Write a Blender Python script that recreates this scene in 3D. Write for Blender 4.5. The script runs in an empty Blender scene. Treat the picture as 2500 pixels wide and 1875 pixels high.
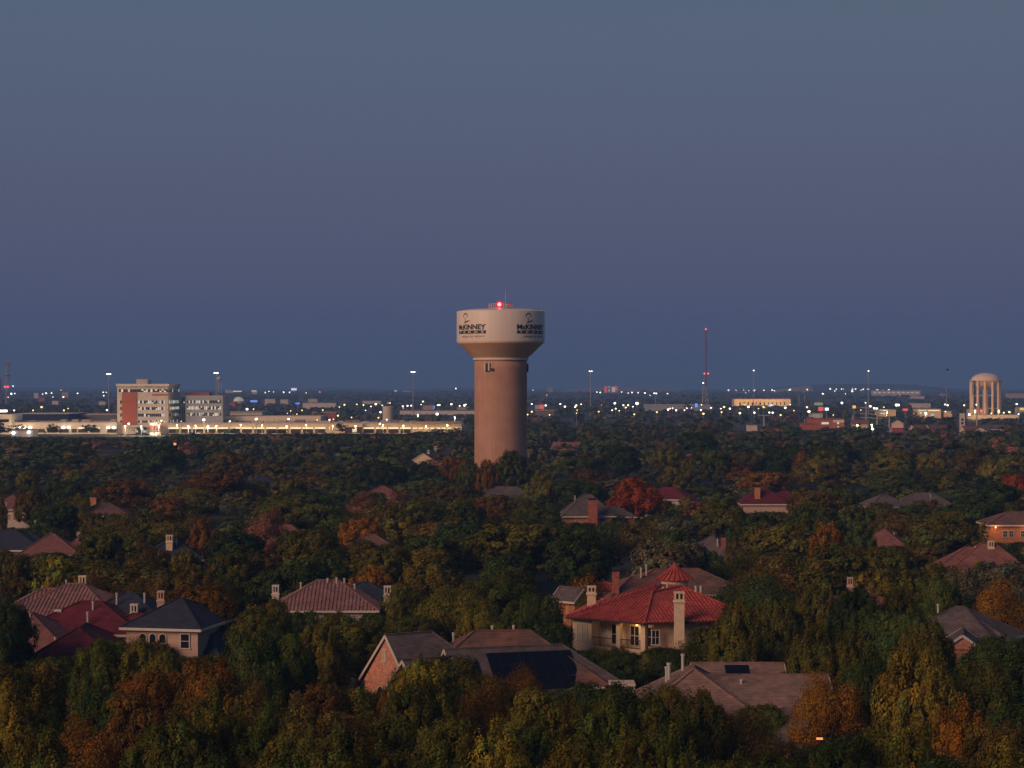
import bpy, bmesh, math, random
import numpy as np
from mathutils import Vector, Matrix

R = math.radians
S = bpy.context.scene
COL = S.collection
random.seed(7)
F = 4861.0          # focal length in photograph pixels (2500 wide)
CH = 33.0           # camera height above the flat ground

# ------------------------------------------------------------------ camera
cam = bpy.data.objects.new('camera', bpy.data.cameras.new('camera'))
COL.objects.link(cam)
cam.location = (0, 0, CH)
cam.rotation_euler = (R(90), 0, 0)
cam.data.sensor_width = 36
cam.data.lens = 70
cam.data.clip_start = 1
cam.data.clip_end = 60000
S.camera = cam

# ------------------------------------------------------------------ sky
SUN_EL, SUN_AZ = 24.0, 226.0         # sun behind the camera on the left (compass, 0 = +Y, clockwise)
world = bpy.data.worlds.new('World'); S.world = world; world.use_nodes = True
nt = world.node_tree; N = nt.nodes; Lk = nt.links
bg = N['Background']
sky = N.new('ShaderNodeTexSky'); sky.sky_type = 'NISHITA'; sky.sun_disc = False
sky.sun_elevation = R(1.0); sky.sun_rotation = R(SUN_AZ)
tc = N.new('ShaderNodeTexCoord'); sep = N.new('ShaderNodeSeparateXYZ')
Lk.new(tc.outputs['Generated'], sep.inputs[0])
ramp = N.new('ShaderNodeValToRGB'); ramp.color_ramp.interpolation = 'B_SPLINE'
stops = [(0.0, (.040, .077, .172)), (.022, (.050, .079, .170)), (.07, (.074, .087, .167)), (.13, (.081, .107, .180)),
         (.20, (.088, .124, .190)), (.45, (.060, .098, .160)), (1.0, (.034, .060, .108))]
el = ramp.color_ramp.elements
el[0].position, el[0].color = stops[0][0], (*stops[0][1], 1)
el[1].position, el[1].color = stops[-1][0], (*stops[-1][1], 1)
for p, c in stops[1:-1]:
    e = el.new(p); e.color = (*c, 1)
Lk.new(sep.outputs['Z'], ramp.inputs[0])
sk_s = N.new('ShaderNodeMixRGB'); sk_s.blend_type = 'MULTIPLY'; sk_s.inputs[0].default_value = 1
sk_s.inputs[2].default_value = (.012, .012, .012, 1)
Lk.new(sky.outputs[0], sk_s.inputs[1])
addn = N.new('ShaderNodeMixRGB'); addn.blend_type = 'ADD'; addn.inputs[0].default_value = 1
Lk.new(ramp.outputs[0], addn.inputs[1]); Lk.new(sk_s.outputs[0], addn.inputs[2])
Lk.new(addn.outputs[0], bg.inputs[0]); bg.inputs[1].default_value = 1.0

# ------------------------------------------------------------------ sun (afterglow: low, warm, soft)
sun = bpy.data.objects.new('sun', bpy.data.lights.new('sun', 'SUN')); COL.objects.link(sun)
sun.data.energy = 2.45
sun.data.angle = R(32)
sun.data.color = (1.0, .61, .39)
a = R(SUN_AZ); e_ = R(SUN_EL)
to_sun = Vector((math.sin(a) * math.cos(e_), math.cos(a) * math.cos(e_), math.sin(e_)))
sun.rotation_euler = to_sun.to_track_quat('Z', 'Y').to_euler()

vs = S.view_settings
vs.view_transform = 'Standard'; vs.look = 'None'; vs.gamma = 1; vs.exposure = 0
vs.use_curve_mapping = False
cy = S.cycles
cy.use_denoising = True
cy.max_bounces = 5; cy.diffuse_bounces = 3; cy.glossy_bounces = 2; cy.transmission_bounces = 2; cy.volume_bounces = 0
cy.sample_clamp_indirect = 2.0; cy.sample_clamp_direct = 0
cy.use_light_tree = True


# ================================================================== helpers
def W(px, py, z):
    """world point seen at photo pixel (px,py) that lies at height z"""
    d = (CH - z) * F / (py - 937.5)
    return Vector(((px - 1250) * d / F, d, z))

def D(px, py, d):
    return Vector(((px - 1250) * d / F, d, CH + (937.5 - py) * d / F))

def pix(p):
    return 1250 + p[0] * F / p[1], 937.5 + (CH - p[2]) * F / p[1]

ORG = {}
THINGS = []

def link(o, parent=None):
    COL.objects.link(o)
    if parent is not None:
        o.parent = parent
        ORG[o.name] = ORG.get(parent.name, Vector((0, 0, 0)))
    return o

def thing(name, loc, label=None, cat=None, group=None):
    o = bpy.data.objects.new(name, None)
    o.empty_display_size = .5
    COL.objects.link(o)
    o.location = loc
    ORG[o.name] = Vector(loc)
    if label: o['label'] = label
    if cat: o['category'] = cat
    if group: o['group'] = group
    return o

class MB:
    def __init__(s): s.v = []; s.f = []; s.m = []
    def add(s, vs, fs, mi=0):
        b = len(s.v); s.v.extend([tuple(v) for v in vs])
        for f in fs: s.f.append([b + i for i in f]); s.m.append(mi)
        return s
    def poly(s, pts, mi=0): return s.add(pts, [list(range(len(pts)))], mi)
    def box(s, x, y, z, sx, sy, sz, rot=0, mi=0):
        """centre x,y, bottom z, full sizes"""
        c, n = math.cos(rot), math.sin(rot)
        P = []
        for dz in (0, sz):
            for dx, dy in ((-.5, -.5), (.5, -.5), (.5, .5), (-.5, .5)):
                u, v = dx * sx, dy * sy
                P.append((x + u * c - v * n, y + u * n + v * c, z + dz))
        return s.add(P, [[3, 2, 1, 0], [4, 5, 6, 7], [0, 1, 5, 4], [1, 2, 6, 5], [2, 3, 7, 6], [3, 0, 4, 7]], mi)
    def prism(s, poly, z0, z1, mi=0):
        n = len(poly)
        P = [(p[0], p[1], z0) for p in poly] + [(p[0], p[1], z1) for p in poly]
        return s.add(P, [list(range(n))[::-1], [n + i for i in range(n)]] + [[i, (i + 1) % n, n + (i + 1) % n, n + i] for i in range(n)], mi)
    def slab(s, pts, t, mi=0):
        """a polygon thickened straight down by t"""
        n = len(pts)
        P = [tuple(p) for p in pts] + [(p[0], p[1], p[2] - t) for p in pts]
        return s.add(P, [list(range(n)), [n + i for i in range(n)][::-1]] + [[(i + 1) % n, i, n + i, n + (i + 1) % n] for i in range(n)], mi)
    def cyl(s, x, y, z0, z1, r0, r1=None, n=12, mi=0, caps=True):
        r1 = r0 if r1 is None else r1
        P = []
        for z, r in ((z0, r0), (z1, r1)):
            for i in range(n):
                t = 2 * math.pi * i / n
                P.append((x + r * math.cos(t), y + r * math.sin(t), z))
        fs = [[i, (i + 1) % n, n + (i + 1) % n, n + i] for i in range(n)]
        if caps: fs += [list(range(n))[::-1], [n + i for i in range(n)]]
        return s.add(P, fs, mi)
    def beam(s, p0, p1, w, h, mi=0):
        p0, p1 = Vector(p0), Vector(p1)
        d = (p1 - p0).normalized()
        side = d.cross(Vector((0, 0, 1)))
        if side.length < 1e-4: side = Vector((1, 0, 0))
        side.normalize(); up = side.cross(d).normalized()
        P = []
        for p in (p0, p1):
            for a_, b_ in ((-1, -1), (1, -1), (1, 1), (-1, 1)):
                P.append(p + side * (a_ * w / 2) + up * (b_ * h / 2))
        return s.add(P, [[0, 1, 2, 3], [7, 6, 5, 4], [0, 4, 5, 1], [1, 5, 6, 2], [2, 6, 7, 3], [3, 7, 4, 0]], mi)
    def tube(s, path, rad, n=7, mi=0):
        rings = []
        for i, p in enumerate(path):
            p = Vector(p)
            d = (Vector(path[min(i + 1, len(path) - 1)]) - Vector(path[max(i - 1, 0)])).normalized()
            u = d.cross(Vector((.31, .2, .93)));
            if u.length < 1e-3: u = Vector((1, 0, 0))
            u.normalize(); v = d.cross(u)
            r = rad[i] if hasattr(rad, '__len__') else rad
            rings.append([p + (u * math.cos(2 * math.pi * k / n) + v * math.sin(2 * math.pi * k / n)) * r for k in range(n)])
        P = [q for r_ in rings for q in r_]
        fs = []
        for i in range(len(rings) - 1):
            for k in range(n):
                fs.append([i * n + k, i * n + (k + 1) % n, (i + 1) * n + (k + 1) % n, (i + 1) * n + k])
        fs.append(list(range(n))[::-1]); fs.append([(len(rings) - 1) * n + k for k in range(n)])
        return s.add(P, fs, mi)
    def ball(s, x, y, z, rx, ry=None, rz=None, nu=10, nv=6, mi=0):
        ry = ry or rx; rz = rz or rx
        P = [(x, y, z + rz)]
        for j in range(1, nv):
            t = math.pi * j / nv
            for i in range(nu):
                a_ = 2 * math.pi * i / nu
                P.append((x + rx * math.sin(t) * math.cos(a_), y + ry * math.sin(t) * math.sin(a_), z + rz * math.cos(t)))
        P.append((x, y, z - rz)); last = len(P) - 1
        fs = [[0, 1 + i, 1 + (i + 1) % nu] for i in range(nu)]
        for j in range(nv - 2):
            for i in range(nu):
                b = 1 + j * nu
                fs.append([b + i, b + nu + i, b + nu + (i + 1) % nu, b + (i + 1) % nu])
        b = 1 + (nv - 2) * nu
        fs += [[b + (i + 1) % nu, b + i, last] for i in range(nu)]
        return s.add(P, fs, mi)
    def lathe(s, x, y, prof, n=48, mi=0):
        P = []
        for r, z in prof:
            for i in range(n):
                t = 2 * math.pi * i / n
                P.append((x + r * math.cos(t), y + r * math.sin(t), z))
        fs = []
        for j in range(len(prof) - 1):
            for i in range(n):
                fs.append([j * n + i, j * n + (i + 1) % n, (j + 1) * n + (i + 1) % n, (j + 1) * n + i])
        fs.append([(len(prof) - 1) * n + i for i in range(n)])
        return s.add(P, fs, mi)
    def build(s, name, mats, parent=None, smooth=False, org=None):
        if not isinstance(mats, (list, tuple)): mats = [mats]
        o_ = org if org is not None else (ORG.get(parent.name, Vector()) if parent is not None else Vector())
        me = bpy.data.meshes.new(name)
        me.from_pydata([(v[0] - o_[0], v[1] - o_[1], v[2] - o_[2]) for v in s.v], [], s.f)
        for m in mats: me.materials.append(m)
        if len(mats) > 1: me.polygons.foreach_set('material_index', s.m)
        if smooth: me.polygons.foreach_set('use_smooth', [True] * len(me.polygons))
        me.update()
        o = bpy.data.objects.new(name, me)
        link(o, parent)
        if parent is None:
            o.location = o_
            ORG[o.name] = Vector(o_)
        return o

def setp(o, **k):
    for a_, b_ in k.items(): o[a_] = b_
    return o

# ------------------------------------------------------------------ materials
def mat(name, col, rough=.85, var=.25, scale=1.5, bump=0.0, bscale=8.0, streak=0, metal=0.0, col2=None, courses=0.0, spec=.3):
    m = bpy.data.materials.new(name); m.use_nodes = True
    t = m.node_tree; n = t.nodes; l = t.links
    b = n['Principled BSDF']
    b.inputs['Roughness'].default_value = rough
    b.inputs['Metallic'].default_value = metal
    b.inputs['Specular IOR Level'].default_value = spec
    geo = n.new('ShaderNodeNewGeometry')
    nz = n.new('ShaderNodeTexNoise'); nz.inputs['Scale'].default_value = scale; nz.inputs['Detail'].default_value = 6
    nz.inputs['Roughness'].default_value = .65
    if streak:
        sm = n.new('ShaderNodeVectorMath'); sm.operation = 'MULTIPLY'; sm.inputs[1].default_value = (1, 1, .05)
        l.new(geo.outputs['Position'], sm.inputs[0]); l.new(sm.outputs[0], nz.inputs['Vector'])
    else: l.new(geo.outputs['Position'], nz.inputs['Vector'])
    rp = n.new('ShaderNodeMapRange'); rp.inputs[1].default_value = .3; rp.inputs[2].default_value = .7
    rp.inputs[3].default_value = 1 - var; rp.inputs[4].default_value = 1 + var
    l.new(nz.outputs['Fac'], rp.inputs[0])
    base = n.new('ShaderNodeMixRGB'); base.blend_type = 'MULTIPLY'; base.inputs[0].default_value = 1
    base.inputs[1].default_value = (*col, 1)
    if col2:
        mx = n.new('ShaderNodeMixRGB'); mx.inputs[1].default_value = (*col, 1); mx.inputs[2].default_value = (*col2, 1)
        n2 = n.new('ShaderNodeTexNoise'); n2.inputs['Scale'].default_value = scale * .35; n2.inputs['Detail'].default_value = 4
        l.new(geo.outputs['Position'], n2.inputs['Vector'])
        st = n.new('ShaderNodeMapRange'); st.inputs[1].default_value = .4; st.inputs[2].default_value = .6
        l.new(n2.outputs['Fac'], st.inputs[0]); l.new(st.outputs[0], mx.inputs[0]); l.new(mx.outputs[0], base.inputs[1])
    l.new(rp.outputs[0], base.inputs[2])
    out = base
    if courses:
        # horizontal shingle courses: thin darker joints every `courses` metres of height, broken along the course
        sp = n.new('ShaderNodeSeparateXYZ'); l.new(geo.outputs['Position'], sp.inputs[0])
        dv = n.new('ShaderNodeMath'); dv.operation = 'DIVIDE'; dv.inputs[1].default_value = courses; l.new(sp.outputs['Z'], dv.inputs[0])
        fr = n.new('ShaderNodeMath'); fr.operation = 'FRACT'; l.new(dv.outputs[0], fr.inputs[0])
        lt = n.new('ShaderNodeMapRange'); lt.inputs[1].default_value = .0; lt.inputs[2].default_value = .35
        lt.inputs[3].default_value = .55; lt.inputs[4].default_value = 1.0
        l.new(fr.outputs[0], lt.inputs[0])
        fl = n.new('ShaderNodeMath'); fl.operation = 'FLOOR'; l.new(dv.outputs[0], fl.inputs[0])
        cb = n.new('ShaderNodeCombineXYZ')
        for i_, a_ in enumerate(('X', 'Y')):
            q = n.new('ShaderNodeMath'); q.operation = 'MULTIPLY'; q.inputs[1].default_value = 1.6; l.new(sp.outputs[a_], q.inputs[0]); l.new(q.outputs[0], cb.inputs[i_])
        l.new(fl.outputs[0], cb.inputs[2])
        vo = n.new('ShaderNodeTexWhiteNoise'); sn = n.new('ShaderNodeVectorMath'); sn.operation = 'FLOOR'
        l.new(cb.outputs[0], sn.inputs[0]); l.new(sn.outputs[0], vo.inputs['Vector'])
        wr = n.new('ShaderNodeMapRange'); wr.inputs[3].default_value = .82; wr.inputs[4].default_value = 1.14
        l.new(vo.outputs['Value'], wr.inputs[0])
        mm = n.new('ShaderNodeMath'); mm.operation = 'MULTIPLY'; l.new(lt.outputs[0], mm.inputs[0]); l.new(wr.outputs[0], mm.inputs[1])
        m3 = n.new('ShaderNodeMixRGB'); m3.blend_type = 'MULTIPLY'; m3.inputs[0].default_value = 1
        l.new(base.outputs[0], m3.inputs[1]); l.new(mm.outputs[0], m3.inputs[2]); out = m3
        bp = n.new('ShaderNodeBump'); bp.inputs['Strength'].default_value = .5; bp.inputs['Distance'].default_value = .03
        l.new(lt.outputs[0], bp.inputs['Height']); l.new(bp.outputs[0], b.inputs['Normal'])
    elif bump:
        bz = n.new('ShaderNodeTexNoise'); bz.inputs['Scale'].default_value = bscale; bz.inputs['Detail'].default_value = 4
        l.new(geo.outputs['Position'], bz.inputs['Vector'])
        bp = n.new('ShaderNodeBump'); bp.inputs['Strength'].default_value = bump; bp.inputs['Distance'].default_value = .1
        l.new(bz.outputs['Fac'], bp.inputs['Height']); l.new(bp.outputs[0], b.inputs['Normal'])
    l.new(out.outputs[0], b.inputs['Base Color'])
    return m

def brick_mat(name, c1, c2, mortar):
    m = bpy.data.materials.new(name); m.use_nodes = True
    t = m.node_tree; n = t.nodes; l = t.links; b = n['Principled BSDF']
    b.inputs['Roughness'].default_value = .9
    geo = n.new('ShaderNodeNewGeometry'); sp = n.new('ShaderNodeSeparateXYZ'); l.new(geo.outputs['Position'], sp.inputs[0])
    ad = n.new('ShaderNodeMath'); ad.operation = 'ADD'; l.new(sp.outputs['X'], ad.inputs[0]); l.new(sp.outputs['Y'], ad.inputs[1])
    cb = n.new('ShaderNodeCombineXYZ'); l.new(ad.outputs[0], cb.inputs[0]); l.new(sp.outputs['Z'], cb.inputs[1])
    br = n.new('ShaderNodeTexBrick'); br.inputs['Scale'].default_value = 1
    br.inputs['Brick Width'].default_value = .32; br.inputs['Row Height'].default_value = .11; br.inputs['Mortar Size'].default_value = .012
    br.inputs['Color1'].default_value = (*c1, 1); br.inputs['Color2'].default_value = (*c2, 1); br.inputs['Mortar'].default_value = (*mortar, 1)
    l.new(cb.outputs[0], br.inputs['Vector'])
    nz = n.new('ShaderNodeTexNoise'); nz.inputs['Scale'].default_value = 2.2; nz.inputs['Detail'].default_value = 6; l.new(geo.outputs['Position'], nz.inputs['Vector'])
    mr = n.new('ShaderNodeMapRange'); mr.inputs[1].default_value = .3; mr.inputs[2].default_value = .7; mr.inputs[3].default_value = .7; mr.inputs[4].default_value = 1.25
    l.new(nz.outputs['Fac'], mr.inputs[0])
    mx = n.new('ShaderNodeMixRGB'); mx.blend_type = 'MULTIPLY'; mx.inputs[0].default_value = 1
    l.new(br.outputs['Color'], mx.inputs[1]); l.new(mr.outputs[0], mx.inputs[2]); l.new(mx.outputs[0], b.inputs['Base Color'])
    return m

def emit(name, col, st, sample=False):
    m = bpy.data.materials.new(name); m.use_nodes = True
    n = m.node_tree.nodes; b = n['Principled BSDF']
    b.inputs['Base Color'].default_value = (.3, .3, .3, 1)
    b.inputs['Emission Color'].default_value = (*col, 1); b.inputs['Emission Strength'].default_value = st
    m.cycles.emission_sampling = 'AUTO' if sample else 'NONE'
    return m

def glass_mat(name, col=(.012, .016, .024), rough=.12):
    m = bpy.data.materials.new(name); m.use_nodes = True
    b = m.node_tree.nodes['Principled BSDF']
    b.inputs['Base Color'].default_value = (*col, 1); b.inputs['Roughness'].default_value = rough
    b.inputs['Specular IOR Level'].default_value = .6 if rough < .3 else .12
    return m

M = dict(
    stucco=mat('stucco_cream', (.58, .45, .33), .9, .12, 1.2, .25, 30),
    stucco_w=mat('stucco_white', (.52, .46, .41), .9, .12, 1.2, .25, 30),
    pinkwall=mat('stucco_pink', (.42, .29, .25), .9, .12, 1.2),
    white=mat('painted_trim', (.52, .47, .43), .6, .1, 3),
    pipe=mat('vent_pipe_grey', (.42, .40, .38), .5, .15, 5),
    dark=mat('dark_metal', (.02, .02, .022), .5, .2, 4),
    gutter=mat('dark_gutter', (.035, .022, .02), .5, .2, 4),
    shingle_br=mat('shingle_brown', (.18, .085, .068), .95, .30, .8, courses=.14, col2=(.12, .075, .066)),
    shingle_gr=mat('shingle_grey', (.115, .088, .09), .95, .30, .8, courses=.14, col2=(.095, .08, .084)),
    shingle_dk=mat('shingle_slate_blue', (.03, .036, .062), .95, .25, 1.1, courses=.14),
    shingle_red=mat('shingle_dark_red', (.135, .018, .028), .95, .3, .8, courses=.14, col2=(.095, .017, .028)),
    shingle_tan=mat('shingle_tan', (.235, .145, .125), .95, .28, .8, courses=.14, col2=(.16, .11, .1)),
    shingle_rose=mat('shingle_rose', (.20, .085, .075), .95, .28, .8, courses=.14),
    tile_red=mat('clay_tile_red', (.38, .070, .050), .8, .35, 2.5, col2=(.28, .045, .045)),
    tile_pink=mat('clay_tile_rose', (.25, .128, .118), .8, .35, 2.2, col2=(.18, .098, .102)),
    brick=brick_mat('brick_orange', (.54, .21, .13), (.40, .14, .09), (.50, .33, .25)),
    brick_red=brick_mat('brick_red', (.32, .075, .05), (.22, .05, .04), (.3, .16, .12)),
    brick_or=brick_mat('brick_amber', (.46, .17, .06), (.36, .13, .05), (.42, .25, .15)),
    glass=glass_mat('window_glass'),
    solar=glass_mat('solar_glass', (.004, .005, .014), .35),
    solarframe=mat('solar_frame', (.008, .009, .018), .5, .1, 4, spec=.15),
    blind=mat('window_blind', (.40, .36, .30), .8, .05, 4),
    bark=mat('bark', (.075, .052, .038), .95, .3, 4, .5, 10),
    bark_pale=mat('bark_pale', (.19, .13, .10), .95, .3, 4, .5, 10),
    tank_white=mat('tank_white_paint', (.66, .57, .51), .45, .07, .7, streak=1),
    tank_tan=mat('tank_tan_paint', (.74, .47, .29), .5, .08, .4),
    shaft=mat('tower_concrete', (.40, .225, .165), .9, .10, .8, col2=(.44, .255, .185), streak=1),
    ink=mat('logo_ink', (.018, .010, .012), .6, .1, 5),
    ink_teal=mat('logo_teal', (.012, .035, .045), .6, .1, 5),
    ink_tan=mat('logo_script', (.30, .16, .10), .6, .1, 5),
    steel=mat('galvanised_steel', (.36, .35, .35), .5, .15, 3, metal=.3),
    red_steel=mat('red_mast_steel', (.25, .06, .05), .6, .15, 3),
    conc=mat('pale_concrete', (.58, .50, .42), .85, .1, .12, col2=(.52, .46, .39)),
    conc_w=mat('white_panel', (.60, .54, .49), .8, .1, .1),
    conc_grey=mat('grey_panel', (.30, .32, .37), .8, .1, .1),
    terracotta=mat('terracotta_panel', (.36, .10, .045), .8, .12, .15),
    roofgrey=mat('flat_roof', (.16, .14, .14), .9, .2, .1),
    unit=mat('rooftop_unit', (.40, .36, .33), .6, .15, .3),
    asphalt=mat('asphalt', (.05, .048, .048), .95, .2, .1),
    lawn=mat('lawn', (.075, .068, .025), .95, .3, .05, col2=(.06, .06, .025)),
    tower_cream=mat('tower_cream_paint', (.72, .56, .43), .6, .08, .3),
    em_white=emit('lamp_white', (1, .90, .66), 4.4),
    em_blue=emit('lamp_cool', (.80, .88, 1.0), 4.6),
    em_warm=emit('lamp_sodium', (1, .66, .2), 3.0),
    em_green=emit('lamp_greenish', (.98, 1, .58), 3.6),
    em_red=emit('lamp_red', (1, .03, .05), 3.5),
    em_redhot=emit('beacon_red', (1, .03, .04), 4.0),
    em_orange=emit('lamp_orange', (1, .22, .04), 1.6),
    em_strip=emit('light_strip', (1, .84, .48), 1.25),
    em_win=emit('window_lit', (1, .90, .66), .62),
    em_winc=emit('window_lit_cool', (.86, .95, .88), .45),
    em_wing=emit('window_lit_green', (.55, .8, .45), .22),
    em_sred=emit('sign_red', (1, .03, .04), .75),
    em_sblue=emit('sign_blue', (.05, .28, 1), 1.1),
    em_sgreen=emit('sign_green', (.2, .5, .25), .4),
    em_steal=emit('sign_teal', (.2, .9, .8), .6),
    em_syel=emit('sign_yellow', (1, .6, .08), 1.0),
    em_swhite=emit('sign_white', (.9, .93, 1), 1.6),
)

def glare_mat(name, col, st, fac):
    m = bpy.data.materials.new(name); m.use_nodes = True
    n = m.node_tree.nodes; l = m.node_tree.links; n.remove(n['Principled BSDF'])
    tr = n.new('ShaderNodeBsdfTransparent'); em = n.new('ShaderNodeEmission'); mx = n.new('ShaderNodeMixShader')
    em.inputs[0].default_value = (*col, 1); em.inputs[1].default_value = st; mx.inputs[0].default_value = fac
    l.new(tr.outputs[0], mx.inputs[1]); l.new(em.outputs[0], mx.inputs[2]); l.new(mx.outputs[0], n['Material Output'].inputs[0])
    m.cycles.emission_sampling = 'NONE'
    return m
M['bulb'] = emit('beacon_bulb', (1, .72, .58), 3.0)
M['lens'] = glare_mat('red_glare', (1, .015, .05), .75, .62)  # see-through glow that imitates red glare round a bulb, not a cover
def leaf_material(name, use_attr):
    m = bpy.data.materials.new(name); m.use_nodes = True
    t = m.node_tree; n = t.nodes; l = t.links
    n.remove(n['Principled BSDF']); out = n['Material Output']
    ti = n.new('ShaderNodeAttribute'); ti.attribute_name = 'tint'
    mul = n.new('ShaderNodeMixRGB'); mul.blend_type = 'MULTIPLY'; mul.inputs[0].default_value = 1
    if use_attr:
        c = n.new('ShaderNodeAttribute'); c.attribute_name = 'col'; l.new(c.outputs['Color'], mul.inputs[1])
    else:
        c = n.new('ShaderNodeObjectInfo'); l.new(c.outputs['Color'], mul.inputs[1])
    l.new(ti.outputs['Color'], mul.inputs[2])
    df = n.new('ShaderNodeBsdfDiffuse'); tr = n.new('ShaderNodeBsdfTranslucent'); mx = n.new('ShaderNodeMixShader')
    mx.inputs[0].default_value = .18
    l.new(mul.outputs[0], df.inputs[0]); l.new(mul.outputs[0], tr.inputs[0])
    l.new(df.outputs[0], mx.inputs[1]); l.new(tr.outputs[0], mx.inputs[2]); l.new(mx.outputs[0], out.inputs[0])
    return m
M['leaf'] = leaf_material('foliage', False)
M['leaf_far'] = leaf_material('foliage_far', True)

# ================================================================== ground, hills
def np_mesh(name, V, Q, mats, attrs=None):
    me = bpy.data.meshes.new(name)
    nv, nq, k = len(V), len(Q), Q.shape[1]
    me.vertices.add(nv); me.vertices.foreach_set('co', V.astype(np.float32).ravel())
    me.loops.add(nq * k); me.loops.foreach_set('vertex_index', Q.astype(np.int32).ravel())
    me.polygons.add(nq); me.polygons.foreach_set('loop_start', np.arange(0, nq * k, k, dtype=np.int32))
    me.update(calc_edges=True)
    for m in mats: me.materials.append(m)
    for nm, arr in (attrs or {}).items():
        at = me.attributes.new(nm, 'FLOAT_COLOR', 'POINT')
        at.data.foreach_set('color', arr.astype(np.float32).ravel())
    return me

def ground_material():
    m = bpy.data.materials.new('ground_cover'); m.use_nodes = True
    t = m.node_tree; n = t.nodes; l = t.links; b = n['Principled BSDF']
    b.inputs['Roughness'].default_value = .95
    geo = n.new('ShaderNodeNewGeometry')
    def noise(sc, det=5):
        z = n.new('ShaderNodeTexNoise'); z.inputs['Scale'].default_value = sc; z.inputs['Detail'].default_value = det
        l.new(geo.outputs['Position'], z.inputs['Vector']); return z
    a1 = noise(.0035); a2 = noise(.12)
    r = n.new('ShaderNodeValToRGB'); e = r.color_ramp.elements
    e[0].position, e[0].color = .40, (.018, .022, .010, 1)
    e[1].position, e[1].color = .66, (.060, .048, .034, 1)
    q = e.new(.55); q.color = (.024, .026, .013, 1)
    l.new(a1.outputs['Fac'], r.inputs[0])
    mr = n.new('ShaderNodeMapRange'); mr.inputs[3].default_value = .6; mr.inputs[4].default_value = 1.4; l.new(a2.outputs['Fac'], mr.inputs[0])
    mx = n.new('ShaderNodeMixRGB'); mx.blend_type = 'MULTIPLY'; mx.inputs[0].default_value = 1
    l.new(r.outputs[0], mx.inputs[1]); l.new(mr.outputs[0], mx.inputs[2]); l.new(mx.outputs[0], b.inputs['Base Color'])
    return m
M['ground'] = ground_material()
g = MB().poly([(-9000, -3000, 0), (9000, -3000, 0), (9000, 12000, 0), (-9000, 12000, 0)]).build('ground', M['ground'])
g['kind'] = 'structure'

def ridge(name, d, prof, depth, m, seed, rough=.8):
    """a long low hill: prof = [(px, py)] of its skyline at distance d"""
    rg = np.random.default_rng(seed)
    n = 500
    px = np.linspace(prof[0][0], prof[-1][0], n)
    py = np.interp(px, [p[0] for p in prof], [p[1] for p in prof])
    wob = np.convolve(rg.normal(0, 1, n + 40), np.ones(9) / 9, 'same')[:n] * rough * 2 + rg.normal(0, .35, n) * rough
    X = (px - 1250) * d / F
    Z = CH + (937.5 - py - wob * .6) * d / F
    Z = np.maximum(Z, 1.5)
    V = []
    fr = [(-depth, 0), (-depth * .5, .45), (-depth * .15, .85), (0, 1), (depth * .8, .8), (depth * 2, 0)]
    for dy, k in fr:
        for i in range(n): V.append((X[i] * (1 + dy * .3 / d), d + dy, Z[i] * k - (.5 if k == 0 else 0)))
    V = np.array(V)
    Q = np.array([[j * n + i, j * n + i + 1, (j + 1) * n + i + 1, (j + 1) * n + i] for j in range(len(fr) - 1) for i in range(n - 1)])
    o = bpy.data.objects.new(name, np_mesh(name, V, Q, [m])); COL.objects.link(o); o['kind'] = 'structure'
    return o
M['hill'] = mat('wooded_hill', (.020, .024, .014), .95, .5, .02, .6, .05)
M['bare'] = mat('bare_earth', (.30, .225, .19), .95, .15, .01)
ridge('hill', 10500, [(-150, 949), (60, 947), (200, 947), (420, 950), (560, 952), (640, 950), (720, 951), (790, 946), (850, 948), (960, 951),
                      (1060, 949), (1130, 947), (1180, 947), (1300, 950), (1400, 951), (1560, 952), (1700, 951), (1900, 950), (2300, 950), (2650, 950)], 500, M['hill'], 1)
ridge('hill', 8200, [(1760, 962), (1830, 955), (1900, 946), (1960, 940), (2040, 937.5), (2110, 937), (2190, 937.5), (2240, 941), (2300, 946), (2350, 951), (2420, 953), (2480, 952), (2650, 953)], 500, M['hill'], 2, .35)
ridge('hill', 7900, [(1350, 957), (1390, 951), (1440, 947), (1520, 944.5), (1580, 945), (1630, 948), (1655, 952), (1672, 958)], 160, M['bare'], 3, .2)
ridge('hill', 7700, [(1768, 956.5), (1800, 956), (1830, 955.5), (1870, 953), (1900, 950), (1935, 945), (1975, 940), (1985, 945)], 30, M['bare'], 4, .1)

# the tree-lined plain just short of the horizon
ridge('hill', 6000, [(-150, 957), (100, 955), (300, 957), (520, 955), (700, 957), (820, 953), (980, 958), (1100, 953), (1180, 953), (1300, 958), (1500, 962), (1750, 962), (1950, 960), (2200, 961), (2400, 957), (2650, 957)], 500, M['hill'], 5, 1.0)

# ================================================================== houses
PROT = []     # pixel rectangles of houses that nearer random trees must not cover: (x0,y0,x1,y1,d)
FOOT = []     # house footprints (x,y,r)
LAND = []     # landmarks for the labels: (phrase, px, py, d)

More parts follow.
